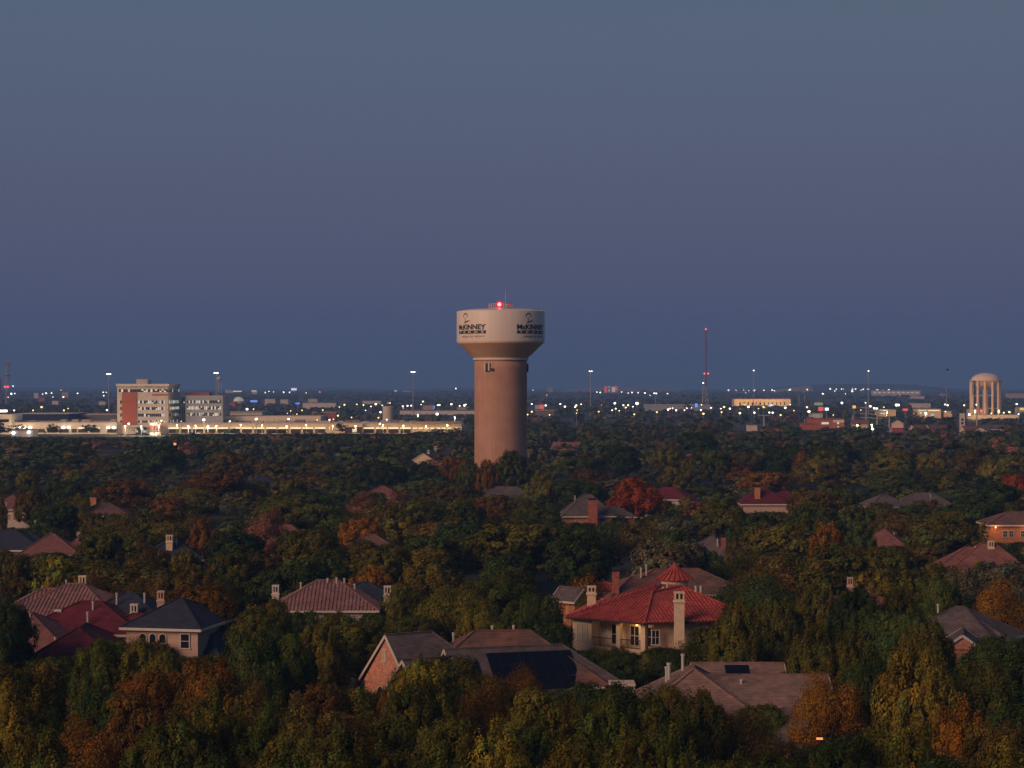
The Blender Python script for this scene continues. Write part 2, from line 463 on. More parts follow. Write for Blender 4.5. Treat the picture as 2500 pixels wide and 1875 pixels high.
def face_ribs(mb, P, step, r):
    """barrel tile rows running down one roof face P (list of points, first edge = eave)"""
    P = [Vector(p) for p in P]
    e = (P[1] - P[0]); e.z = 0; e.normalize()
    nrm = (P[1] - P[0]).cross(P[2] - P[0]).normalized()
    if nrm.z < 0: nrm = -nrm
    gdir = nrm.cross(e).normalized()
    if gdir.z < 0: gdir = -gdir
    st = [((p - P[0]).dot(e), (p - P[0]).dot(gdir)) for p in P]
    s0, s1 = min(a[0] for a in st), max(a[0] for a in st)
    s = s0 + step * .5
    while s < s1:
        hits = []
        for i in range(len(st)):
            a, b = st[i], st[(i + 1) % len(st)]
            if (a[0] - s) * (b[0] - s) < 0:
                k = (s - a[0]) / (b[0] - a[0]); hits.append(a[1] + k * (b[1] - a[1]))
        if len(hits) >= 2:
            t0, t1 = min(hits) - .06, max(hits)
            if t1 - t0 > .3:
                nseg = max(1, min(14, int((t1 - t0) / .75)))
                for q in range(nseg):
                    u0 = t0 + (t1 - t0) * q / nseg; u1 = t0 + (t1 - t0) * (q + 1) / nseg + .04
                    pts = []
                    for u, k in ((u0, 1.22), (u1, .82)):
                        c = P[0] + e * s + gdir * u
                        pts += [c - e * r * k, c - e * r * .5 * k + nrm * r * k, c + e * r * .5 * k + nrm * r * k, c + e * r * k]
                    mb.add(pts, [[0, 1, 5, 4], [1, 2, 6, 5], [2, 3, 7, 6], [0, 3, 2, 1]])
        s += step

def hip_block(h, c, rot, L, Wd, ze, zr, ends=('hip', 'hip'), wall='stucco', roof='shingle_br', tiles=False, oh=.55, z0=0.0, trim='white', gwall=None):
    """one roofed mass: centre c, ridge along local u; walls, roof slabs, fascia and ridge caps as parts of house h"""
    cs, sn = math.cos(rot), math.sin(rot)
    def T(u, v, z): return Vector((c[0] + u * cs - v * sn, c[1] + u * sn + v * cs, z))
    l, hh = L / 2, Wd / 2
    b = hh + oh
    a0 = l + (oh if ends[0] == 'hip' else .35); a1 = l + (oh if ends[1] == 'hip' else .35)
    r0 = max(a0 - b, 0) if ends[0] == 'hip' else a0
    r1 = max(a1 - b, 0) if ends[1] == 'hip' else a1
    if ends[0] == 'hip' and ends[1] == 'hip' and a0 < b: r0 = r1 = .15
    E = [T(-a0, -b, ze), T(a1, -b, ze), T(a1, b, ze), T(-a0, b, ze)]
    RA, RB = T(-r0, 0, zr), T(r1, 0, zr)
    faces = [[E[0], E[1], RB, RA], [E[2], E[3], RA, RB]]
    if ends[1] == 'hip': faces.append([E[1], E[2], RB])
    if ends[0] == 'hip': faces.append([E[3], E[0], RA])
    mb = MB()
    for f in faces: mb.slab(f, .22)
    ro = mb.build('roof', M[roof], h)
    if tiles:
        tb = MB()
        for f in faces: face_ribs(tb, f, .46, .10)
        setp(tb.build('tile_row', M[roof], ro), kind='stuff')
    # ridge and hip caps
    cb = MB(); cb.beam(RA + Vector((0, 0, .03)), RB + Vector((0, 0, .03)), .26, .16) if (RA - RB).length > .3 else None
    if ends[0] == 'hip':
        cb.beam(E[0] + Vector((0, 0, .02)), RA + Vector((0, 0, .03)), .22, .13); cb.beam(E[3] + Vector((0, 0, .02)), RA + Vector((0, 0, .03)), .22, .13)
    if ends[1] == 'hip':
        cb.beam(E[1] + Vector((0, 0, .02)), RB + Vector((0, 0, .03)), .22, .13); cb.beam(E[2] + Vector((0, 0, .02)), RB + Vector((0, 0, .03)), .22, .13)
    if cb.v: cb.build('ridge_cap', M[roof], ro)
    # fascia / rake boards
    fb = MB()
    def board(p, q): fb.beam(p + Vector((0, 0, -.13)), q + Vector((0, 0, -.13)), .07, .27)
    board(T(-a0, -b - .02, ze), T(a1, -b - .02, ze)); board(T(-a0, b + .02, ze), T(a1, b + .02, ze))
    if ends[1] == 'hip': board(T(a1 + .02, -b, ze), T(a1 + .02, b, ze))
    else: board(T(a1 + .02, -b, ze), T(a1 + .02, 0, zr)); board(T(a1 + .02, b, ze), T(a1 + .02, 0, zr))
    if ends[0] == 'hip': board(T(-a0 - .02, -b, ze), T(-a0 - .02, b, ze))
    else: board(T(-a0 - .02, -b, ze), T(-a0 - .02, 0, zr)); board(T(-a0 - .02, b, ze), T(-a0 - .02, 0, zr))
    fb.build('fascia', M[trim], h)
    # walls
    wb = MB()
    zt = ze - .12
    wb.prism([T(-l, -hh, 0), T(l, -hh, 0), T(l, hh, 0), T(-l, hh, 0)], z0, zt)
    slope = (zr - ze) / b
    for k, u in ((0, -l), (1, l)):
        if ends[k] != 'hip':
            t_ = .16
            top = zr - .3; lo = zt + .002
            wid = hh * .985
            p = [T(u - t_, -wid, lo), T(u - t_, wid, lo), T(u - t_, 0, top), T(u + t_, -wid, lo), T(u + t_, wid, lo), T(u + t_, 0, top)]
            wb.add(p, [[0, 1, 2], [3, 5, 4], [0, 3, 4, 1], [1, 4, 5, 2], [2, 5, 3, 0]])
    wb.build('wall', M[gwall or wall], h)
    FOOT.append((c[0], c[1], max(L, Wd) * .5 + 1.5))
    return T

def chimney(h, px, pyt, d, wpx, zbot, style='stucco', depth=None):
    """stack whose top centre shows at (px,pyt), distance d, wpx wide in the photo"""
    p = D(px, pyt, d); w = wpx * d / F; x, y, zt = p; dp = depth or w * .8
    mb = MB()
    mname = {'stucco': 'stucco', 'white': 'stucco_w', 'brick': 'brick_red', 'amber': 'brick_or', 'pink': 'pinkwall'}[style]
    hcap = min(.95, (zt - zbot) * .3)
    if style in ('stucco', 'white', 'pink'):
        mb.box(x, y, zbot, w * .86, dp * .86, zt - hcap - .45 - zbot)
        k = zt - hcap - .45
        mb.add([(x + sx * w * q, y + sy * dp * q, z) for z, q in ((k, .43), (k + .28, .54), (k + .45, .43)) for sx, sy in ((-1, -1), (1, -1), (1, 1), (-1, 1))],
               [[j * 4 + i, j * 4 + (i + 1) % 4, (j + 1) * 4 + (i + 1) % 4, (j + 1) * 4 + i] for j in range(2) for i in range(4)] + [[8, 9, 10, 11]])
    else:
        mb.box(x, y, zbot, w * .92, dp * .92, zt - hcap * .6 - zbot)
        mb.box(x, y, zt - hcap * .6 - .18, w, dp, .16)
    ch = mb.build('chimney', M[mname], h)
    cb = MB()
    if style == 'brick':
        cb.box(x, y, zt - hcap * .6, w * .8, dp * .8, hcap * .25); cb.box(x, y, zt - hcap * .3, w * 1.02, dp * 1.02, .1)
        for sx in (-1, 1):
            for sy in (-1, 1): cb.box(x + sx * w * .42, y + sy * dp * .42, zt - hcap * .6, .09, .09, hcap * .36)
        cb.build('chimney_cap', M['dark'] , ch)
    elif style == 'amber':
        cb.box(x, y, zt - hcap * .6, w * .78, dp * .78, hcap * .45); cb.box(x, y, zt - .12, w * .95, dp * .95, .1)
        cb.build('chimney_cap', M['dark'], ch)
    else:
        k = zt - hcap
        for sx in (-1, 0, 1):
            for sy in (-1, 1): cb.box(x + sx * w * .36, y + sy * dp * .36, k, w * .14, dp * .16, hcap - .2)
        cb.box(x, y, k - .004, w * .86, dp * .86, .12); cb.box(x, y, zt - .2, w * .92, dp * .92, .2)
        cb.build('chimney_cap', M[mname], ch)
        MB().box(x, y, k + .11, w * .5, dp * .5, hcap - .33).build('flue', M['dark'], ch)
    return ch

def vent(h, px, pyt, d, hpx, r=.11):
    p = D(px, pyt, d)
    mb = MB().cyl(p.x, p.y, p.z - hpx * d / F - .6, p.z, r, n=8)
    mb.cyl(p.x, p.y, p.z - .16, p.z + .03, r * 1.35, n=8)
    return mb.build('vent_pipe', M['pipe'], h)

def window(h, p, ang, w, hgt, arched=False, pane='glass', frame='white', mull=1):
    """p = centre bottom on the wall surface, ang = direction (radians) along the wall; outward = right-hand normal"""
    ux, uy = math.cos(ang), math.sin(ang); nx, ny = uy, -ux
    def T(u, n_, z): return (p[0] + ux * u + nx * n_, p[1] + uy * u + ny * n_, p[2] + z)
    fb = MB(); t = .09
    fb.box(*T(0, .03, -.05), w + .3, .16, .1, ang); 
    fb.box(*T(-w / 2, .03, 0), t, .12, hgt, ang); fb.box(*T(w / 2, .03, 0), t, .12, hgt, ang)
    for k in range(1, mull + 1): fb.box(*T(-w / 2 + w * k / (mull + 1), .035, 0), .05, .1, hgt, ang)
    fb.box(*T(0, .036, hgt * .5), w, .09, .05, ang)
    pts = [T(-w / 2, .03, 0), T(w / 2, .03, 0)]
    if arched:
        prev = T(-w / 2, .04, hgt)
        for k in range(1, 9):
            t_ = math.pi * (1 - k / 8); q = T(math.cos(t_) * w / 2, .04, hgt + math.sin(t_) * w / 2)
            fb.beam(prev, q, .1, t); prev = q
        pts += [T(math.cos(math.pi * k / 8) * w / 2, .03, hgt + math.sin(math.pi * k / 8) * w / 2) for k in range(9)]
    else:
        fb.box(*T(0, .03, hgt), w + .2, .13, .1, ang)
        pts += [T(w / 2, .03, hgt), T(-w / 2, .03, hgt)]
    fr = fb.build('window', M[frame], h)
    MB().poly([Vector(q) + Vector((0, 0, 0)) for q in pts]).build('pane', M[pane], fr)
    return fr

def house(label, base, land=None, cat='house', name='house'):
    h = thing(name, (base[0], base[1], 0), label, cat)
    if land:
        q = pix((base[0], base[1], 6)); LAND.append((land, q[0], q[1], base[1]))
    return h

# ---- house 1: red clay-tile villa with turret, two chimneys and a loggia
E0, E1, E2 = W(1382, 1505, 6.2), W(1573, 1520, 6.2), W(1850, 1512, 6.2)
E3, E4 = Vector((25.5, 243, 6.2)), Vector((9.5, 243.5, 6.2))
A = D(1613, 1428, 234.5); Bp = D(1665, 1431, 234.5); A2 = D(1592, 1446, 231)
v = house('two-storey cream villa with red clay tile roof, conical turret and balcony', (17, 233), 'the red-tiled villa', name='villa')
mb = MB()
vf = [[E0, E1, A2, A], [E1, E2, Bp, A2], [E2, E3, Bp], [E3, E4, A, Bp], [E4, E0, A]]
for f in vf: mb.slab(f, .22)
mb.slab([A2, Bp, A], .22)
ro = mb.build('roof', M['tile_red'], v)
tb = MB()
for f in vf: face_ribs(tb, f, .44, .10)
setp(tb.build('tile_row', M['tile_red'], ro), kind='stuff')
cb = MB()
for p, q in ((E0, A), (E1, A2), (A2, Bp), (A, Bp), (E2, Bp), (A2, A)): cb.beam(p + Vector((0, 0, .05)), q + Vector((0, 0, .06)), .26, .16)
cb.build('ridge_cap', M['tile_red'], ro)
gb = MB()
for p, q in ((E0, E1), (E1, E2), (E2, E3), (E3, E4), (E4, E0)): gb.beam(p + Vector((0, 0, -.16)), q + Vector((0, 0, -.16)), .16, .22)
gb.build('gutter', M['gutter'], v)
cen = Vector((17, 233, 0))
def inset(p, k=.93): return Vector((cen.x + (p.x - cen.x) * k, cen.y + (p.y - cen.y) * k, 0))
w0, w1, w2, w3, w4 = [inset(p) for p in (E0, E1, E2, E3, E4)]
ldir = (w1 - w0).normalized(); lang = math.atan2(ldir.y, ldir.x); llen = (w1 - w0).length
lnor = Vector((ldir.y, -ldir.x, 0))
wb = MB()
# ground storey all round, upper storey with a recessed loggia on the left face
wb.prism([w0, w1, w2, w3, w4], 0, 2.9)
back0, back1 = w0 - lnor * 1.8 + ldir * 2.6, w1 - lnor * 1.8
ul = w0 + ldir * 2.6
wb.prism([w0, ul, back0, back1 - ldir * .0, w1 - lnor * 1.8 + ldir * .05, w2, w3, w4], 2.902, 6.05)
wb.build('wall', M['stucco'], v)
for s_, ww in ((6.15, .55), (llen - .32, .6)):
    q = w0 + ldir * s_; MB().box(q.x - lnor.x * .25, q.y - lnor.y * .25, 2.904, ww, .5, 3.15, lang).build('column', M['stucco'], v)
rb = MB()
p0, p1 = ul - lnor * .1, w1 - lnor * .1
rb.beam(p0 + Vector((0, 0, 4.0)), p1 + Vector((0, 0, 4.0)), .07, .09); rb.beam(p0 + Vector((0, 0, 3.08)), p1 + Vector((0, 0, 3.08)), .06, .07)
k = 0.15
while k < (p1 - p0).length:
    q = p0 + ldir * k; rb.box(q.x, q.y, 3.08, .03, .03, .95, lang); k += .17
rb.build('railing', M['dark'], v)
q = w0 + ldir * 1.35; window(v, (q.x, q.y, 3.5), lang, 1.35, 1.9, pane='blind')
for s_, ww, pn in ((3.2, .85, 'blind'), (4.9, 1.4, 'glass'), (7.3, 1.2, 'glass'), (8.8, 1.5, 'glass')):
    q = back0 + ldir * (s_ - 2.6); window(v, (q.x, q.y, 3.15), lang, ww, 2.2, pane=pn)
rdir = (w2 - w1).normalized(); rang = math.atan2(rdir.y, rdir.x)
for s_, ww, zz, hh in ((1.2, .9, 3.6, 1.6), (8.2, 2.2, 3.2, 2.1)):
    q = w1 + rdir * s_; window(v, (q.x, q.y, zz), rang, ww, hh)
    q2 = w1 + rdir * s_
for s_ in (.25, 6.6):
    q = w1 + rdir * s_ + Vector((rdir.y, -rdir.x, 0)) * .12; MB().cyl(q.x, q.y, 0, 5.9, .07, n=8).build('downpipe', M['gutter'], v)
chimney(v, 1444, 1430, 236, 24, 6.5, 'stucco')
qc = w1 + rdir * 4.4
chimney(v, 1658, 1444, 224.4, 28, 0, 'stucco')
for px, py in ((1619, 1433), (1629, 1424)): vent(v, px, py, 233, 12)
for px in (1699, 1711): vent(v, px, 1431, 233, 26, .13)
tc_ = D(1647, 1414, 239)
tb = MB().cyl(tc_.x, tc_.y, 5, tc_.z + .05, 1.62, n=20); tur = tb.build('turret', M['stucco'], v)
tb = MB(); n = 20
ap = D(1647, 1380, 239).z
tb.cyl(tc_.x, tc_.y, tc_.z, ap, 2.15, .12, n=n)
for i in range(n):
    t = 2 * math.pi * (i + .5) / n
    tb.beam((tc_.x + 2.2 * math.cos(t), tc_.y + 2.2 * math.sin(t), tc_.z + .03), (tc_.x + .12 * math.cos(t), tc_.y + .12 * math.sin(t), ap + .06), .2, .16)
tb.ball(tc_.x, tc_.y, ap + .1, .22); tb.build('turret_roof', M['tile_red'], tur)
# porch lantern in the loggia
lp = w0 + ldir * 8.1 - lnor * .9
ln = MB().cyl(lp.x, lp.y, 5.55, 5.95, .12, n=8).build('porch_lamp', M['em_warm'], v)
ll = bpy.data.objects.new('porch_light', bpy.data.lights.new('porch_light', 'POINT')); link(ll, ln)
ll.location = lp + Vector((0, 0, 5.35)) - ORG[v.name]; ll.data.energy = 45; ll.data.color = (1, .55, .18); ll.data.shadow_soft_size = .15
FOOT.append((17, 233, 12)); PROT += [(1380, 1425, 1750, 1574, 222), (1600, 1375, 1695, 1440, 222)]

# ---- house 2: brown-roofed house behind the villa
c = W(1650, 1389, 8.4)
h = house('brown shingled house with tall brick chimney peeping behind the villa turret', c, 'the brown roof behind the turret')
hip_block(h, c, .15, 17, 11, 5.6, 8.4, wall='stucco', roof='shingle_br')
c = W(1545, 1409, 7.6); hip_block(h, c, .25, 9, 8.5, 5.2, 7.6, roof='shingle_br')
c = W(1475, 1421, 6.9); hip_block(h, c, .1, 4.2, 3.6, 5.9, 6.9, roof='tile_red', tiles=True)
c = W(1396, 1434, 6.6); hip_block(h, c, -.7, 3.4, 3, 5.0, 6.6, ('gable', 'gable'), wall='brick_or', roof='shingle_gr')
chimney(h, 1503, 1385, 258, 18, 4, 'brick')
for px, py, hp in ((1565, 1386, 18), (1578, 1378, 16), (1532, 1421, 18), (1500, 1418, 22)): vent(h, px, py, 262, hp)
PROT.append((1430, 1384, 1720, 1445, 250))

# ---- house 3: brick gabled house with solar panels
rot3 = R(30)
pk = W(940, 1550, 8.8)
u3 = Vector((math.cos(rot3), math.sin(rot3), 0)); v3 = Vector((-math.sin(rot3), math.cos(rot3), 0))
h = house('orange brick gabled house with dark solar panels across its grey shingle roof', pk + u3 * 8, 'the solar panel house')
L3 = 9.5
c = pk + u3 * (L3 / 2 + .35)
T = hip_block(h, c, rot3, L3, 10.4, 3.9, 8.8, ('gable', 'hip'), wall='brick', roof='shingle_gr')
ga = rot3 + math.pi / 2 + math.pi       # along the gable wall so that outward is the lit side
q = T(-L3 / 2 - .18, .4, 6.2); window(h, q, ga, .6, 1.1, frame='white', pane='blind', mull=0)
q = T(-L3 / 2 - .18, 1.2, 2.6); window(h, q, ga, 1.5, .35, arched=True)
# smaller front gable
pk2 = W(982, 1612, 7.1); c2 = pk2 + u3 * 2.6
hip_block(h, c2, rot3, 4.5, 6.6, 3.9, 7.1, ('gable', 'gable'), wall='brick', roof='shingle_gr')
# main hipped mass behind
r0, r1 = W(1160, 1538, 8.9), W(1293, 1541, 8.9)
c3 = (r0 + r1) / 2; 
rl = (r1 - r0).length
hip_block(h, c3, R(6), rl + 13.0, 13.0, 4.3, 8.9, wall='brick', roof='shingle_br')
# front wing with the solar array; gable to the left
p4 = W(1084, 1585, 7.7); p4b = W(1290, 1573, 7.7)
d4 = (p4b - p4); rot4 = math.atan2(d4.y, d4.x)
rot4 = R(16)
u4 = Vector((math.cos(rot4), math.sin(rot4), 0)); v4 = Vector((-math.sin(rot4), math.cos(rot4), 0))
L4 = 17.0; W4 = 11.0
c4 = p4 + u4 * (L4 / 2 + .35)
T4 = hip_block(h, c4, rot4, L4, W4, 3.5, 7.7, ('gable', 'hip'), wall='brick', roof='shingle_gr')
sl4 = (7.7 - 3.5) / (W4 / 2 + .55)
def panel(T, u, w, t, hgt, name='solar_panel'):
    """panel centred u along the ridge, its top edge t metres down the front slope (plan), hgt plan depth"""
    z1 = 7.7 - t * sl4 + .10; z2 = 7.7 - (t + hgt) * sl4 + .10
    P = [T(u - w / 2, -(t + hgt), z2), T(u + w / 2, -(t + hgt), z2), T(u + w / 2, -t, z1), T(u - w / 2, -t, z1)]
    b = MB().slab(P, .06); o = b.build(name, M['solarframe'], h)
    k = .05
    z1 += .006; z2 += .006
    P = [T(u - w / 2 + k, -(t + hgt) + k, z2 + k * sl4), T(u + w / 2 - k, -(t + hgt) + k, z2 + k * sl4), T(u + w / 2 - k, -t - k, z1 - k * sl4), T(u - w / 2 + k, -t - k, z1 - k * sl4)]
    MB().poly(P).build('solar_cell_glass', M['solar'], o)
for r_ in range(3):
    for i in range(8):
        panel(T4, -4.4 + i * 1.06, 1.02, .75 + r_ * 1.45, 1.38)
for i in range(2): panel(T4, -7.5 + i * 1.06, 1.02, 1.6, 1.38)
for px, py, hp in ((1107, 1545, 18), (1202, 1528, 13), (1254, 1527, 14)): vent(h, px, py, 196, hp)
PROT += [(850, 1540, 965, 1660, 170), (940, 1538, 1300, 1585, 170), (1060, 1560, 1380, 1650, 172), (1300, 1560, 1410, 1645, 172), (1400, 1600, 1462, 1655, 172)]

# ---- house 4: tan shingle house
c1 = W(1800, 1619, 7.0); c2 = W(1850, 1648, 6.8)
h = house('low tan shingle-roofed house with a dark roof panel and two tall flue pipes', c2, 'the tan shingle house')
hip_block(h, c1, 0, 8.0, 9, 4.4, 7.0, ('gable', 'gable'), wall='brick', roof='shingle_tan')
hip_block(h, c2, 0, 12.0, 10, 4.2, 6.8, ('gable', 'gable'), wall='brick', roof='shingle_tan')
c3 = W(1684, 1615, 7.5) + Vector((0, -3.5, 0)); hip_block(h, c3, R(88), 13, 10.4, 3.9, 7.5, wall='brick', roof='shingle_tan')
p = W(1796, 1636, 6.33); sl = (7.0 - 4.4) / 5.05
x_, y_ = p.x, c1.y - .4
P = [(x_ - 1.1, y_ - 1.25, 7 - 1.65 * sl + .1), (x_ + 1.1, y_ - 1.25, 7 - 1.65 * sl + .1), (x_ + 1.1, y_, 7 - .4 * sl + .1), (x_ - 1.1, y_, 7 - .4 * sl + .1)]
MB().slab(P, .06).build('solar_panel', M['solar'], h)
for px, py, hp, rr in ((1633, 1619, 24, .16), (1667, 1597, 24, .14), (1627, 1628, 20, .12), (1810, 1659, 14, .10)): vent(h, px, py, 178, hp, rr)
c = W(1948, 1736, 5.0); h = house('dark low garage roof with a glowing orange eave lamp', c, 'the garage with the orange lamp', cat='garage', name='garage')
hip_block(h, c, R(-62), 12, 8, 2.9, 5.0, wall='brick', roof='shingle_gr')
lp = D(2001, 1803, 162); MB().box(lp.x, lp.y, lp.z - .08, .5, .2, .14).build('eave_lamp', M['em_orange'], h)
PROT += [(1620, 1612, 1905, 1660, 172), (1700, 1650, 1960, 1700, 172), (1930, 1740, 2005, 1805, 160)]
c = D(1518, 1665, 177); h = house('flat white patio cover between the brick house and tan house', (c.x, c.y), cat='patio cover', name='patio_cover')
MB().box(c.x, c.y, c.z - .2, 2.3, 2.4, .2).build('roof', M['stucco'], h)
for sx in (-1, 1):
    for sy in (-1, 1): MB().box(c.x + sx * 1.0, c.y + sy * 1.0, 0, .18, .18, c.z - .25).build('post', M['white'], h)

# ---- house 5: rose tile house with two white chimneys
c = W(800, 1416.5, 9.0)
h = house('rose clay tile hip roof house between two white chimneys', c, 'the rose tile house')
hip_block(h, c, 0, 12.2, 9.6, 5.9, 9.0, wall='stucco_w', roof='tile_pink', tiles=True)
c2 = W(800, 1452, 7.4); hip_block(h, c2 + Vector((0, 1.2, 0)), R(90), 4.5, 3.2, 6.3, 7.4, wall='stucco_w', roof='tile_pink', tiles=True, oh=.35)
c3 = D(890, 1436, 248); c3.z = 8.3; hip_block(h, c3, .1, 9, 8, 6.0, 8.3, wall='stucco_w', roof='shingle_dk')
chimney(h, 673, 1428, 243, 19, 3, 'white'); chimney(h, 946, 1430, 243, 20, 3, 'white')
for px, py, hp in ((734.5, 1422, 15), (800, 1412, 6), (822, 1410, 8), (841, 1412, 12), (866, 1426, 10)): vent(h, px, py, 243, hp)
PROT += [(735, 1412, 915, 1479, 235), (662, 1425, 685, 1457, 235), (935, 1427, 958, 1462, 235)]

# ---- house 6a: rose tile cream house at the left
c = W(185, 1425, 9.2)
h = house('cream house with rose tile roof and arched window bay, beside dark red roof', c, 'the cream tile-roofed house')
hip_block(h, c, -.12, 12.5, 10.5, 5.9, 9.2, wall='stucco', roof='tile_pink', tiles=True)
c2 = W(118, 1437, 8.5); hip_block(h, c2, .1, 11, 9.5, 5.7, 8.5, wall='stucco', roof='tile_pink', tiles=True)
c3 = W(160, 1455, 7.6); T = hip_block(h, c3, 0, 2.8, 3.0, 6.7, 7.6, wall='stucco', roof='tile_pink', tiles=True, oh=.4)
q = T(0, -1.52, 4.6); window(h, q, 0, 1.1, 1.0, arched=True); q = T(-2.4, -.2, 4.6); window(h, q, 0, .9, 1.2)
chimney(h, 202, 1405, 238, 21, 6, 'stucco'); vent(h, 162, 1416, 238, 10)
PROT += [(40, 1420, 250, 1490, 230), (190, 1402, 214, 1430, 230)]

# ---- house 6b: slate-blue roofed house with arched windows
c = W(318, 1447, 9.3)
h = house('slate blue roofed house with three arched upper windows and pale chimney', c + Vector((4, -4, 0)), 'the slate-blue house')
hip_block(h, c, R(-8), 13, 12, 5.8, 9.3, wall='stucco_w', roof='shingle_dk')
c2 = W(440, 1460, 9.9); T = hip_block(h, c2, R(-12), 8.0, 10.4, 7.3, 9.9, wall='pinkwall', roof='shingle_dk')
q0 = T(0, -4.76, 0)
for px in (401, 415, 431):
    p = D(px, 1562, 218.5); window(h, (p.x, 0, 0), R(-20), .85, 1.35, arched=True) if False else None
for u in (-1.4, -.3, .8): window(h, T(u - .7, -5.23, 5.0), R(-12), .8, 1.3, arched=True, mull=0)
q = T(2.6, -5.23, 5.2); window(h, q, R(-12), 1.0, 1.5, mull=0)
c3 = W(498, 1510, 7.7); hip_block(h, c3, R(-20), 9, 9, 3.4, 7.7, wall='stucco_w', roof='shingle_dk')
p = D(448, 1580, 213); mb = MB()
mb.slab([p + Vector((-1.8, -1.2, 0)), p + Vector((1.8, -1.6, 0)), p + Vector((1.8, 1, .5)), p + Vector((-1.8, 1.4, .5))], .25); mb.build('porch_roof', M['white'], h)
for dx in (-1.5, 1.4): MB().box(p.x + dx, p.y - .9, 0, .25, .25, p.z - .2).build('porch_post', M['white'], h)
chimney(h, 393, 1442, 223, 20, 5, 'pink'); chimney(h, 328, 1474, 222, 21, 5, 'white')
for px, py, hp in ((285, 1448, 20), (353, 1448, 20)): vent(h, px, py, 224, hp)
PROT += [(260, 1440, 480, 1550, 210), (440, 1500, 540, 1585, 212)]

# ---- house 6c: dark red roofs
c = W(222, 1468, 8.7)
h = house('cream-walled house with broad dark red shingle hip roof', c, 'the dark red roofed house')
T = hip_block(h, c, R(-4), 13.6, 11.4, 5.8, 8.7, wall='stucco', roof='shingle_red')
c2 = W(335, 1498, 7.5); hip_block(h, c2, R(-4), 8, 7, 5.6, 7.5, wall='stucco_w', roof='shingle_red')
chimney(h, 142, 1488, 221, 20, 4, 'white'); vent(h, 227, 1468, 221, 18); vent(h, 214, 1494, 218, 14)
c = W(222, 1515, 7.3) + Vector((0, -4.2, 0))
h = house('crimson steep hipped roof wing in front of the dark red roof', c, 'the crimson hip roof')
hip_block(h, c, R(90), 15, 11.4, 3.5, 7.3, wall='brick_red', roof='shingle_red', trim='gutter')
for px, py, hp in ((170, 1562, 20), (207, 1570, 12)): vent(h, px, py, 210, hp)
# ---- house 6e: brown roof at the left edge
c = W(18, 1493, 8.2)
h = house('rose brown hip-roofed brick house cut by the frame edge below the tile house', c, 'the rose-brown roof')
hip_block(h, c, R(-5), 17, 12, 4.6, 8.2, wall='brick_red', roof='shingle_rose')
c2 = W(66, 1531, 6.7) + Vector((0, -1, 0)); hip_block(h, c2, R(70), 13, 9, 3.4, 6.7, wall='brick_red', roof='shingle_br')
vent(h, 74, 1498, 216, 20); vent(h, 81, 1518, 214, 12); vent(h, 135, 1556, 212, 10)
PROT += [(0, 1490, 170, 1585, 205), (110, 1466, 385, 1545, 207), (115, 1514, 285, 1575, 205)]

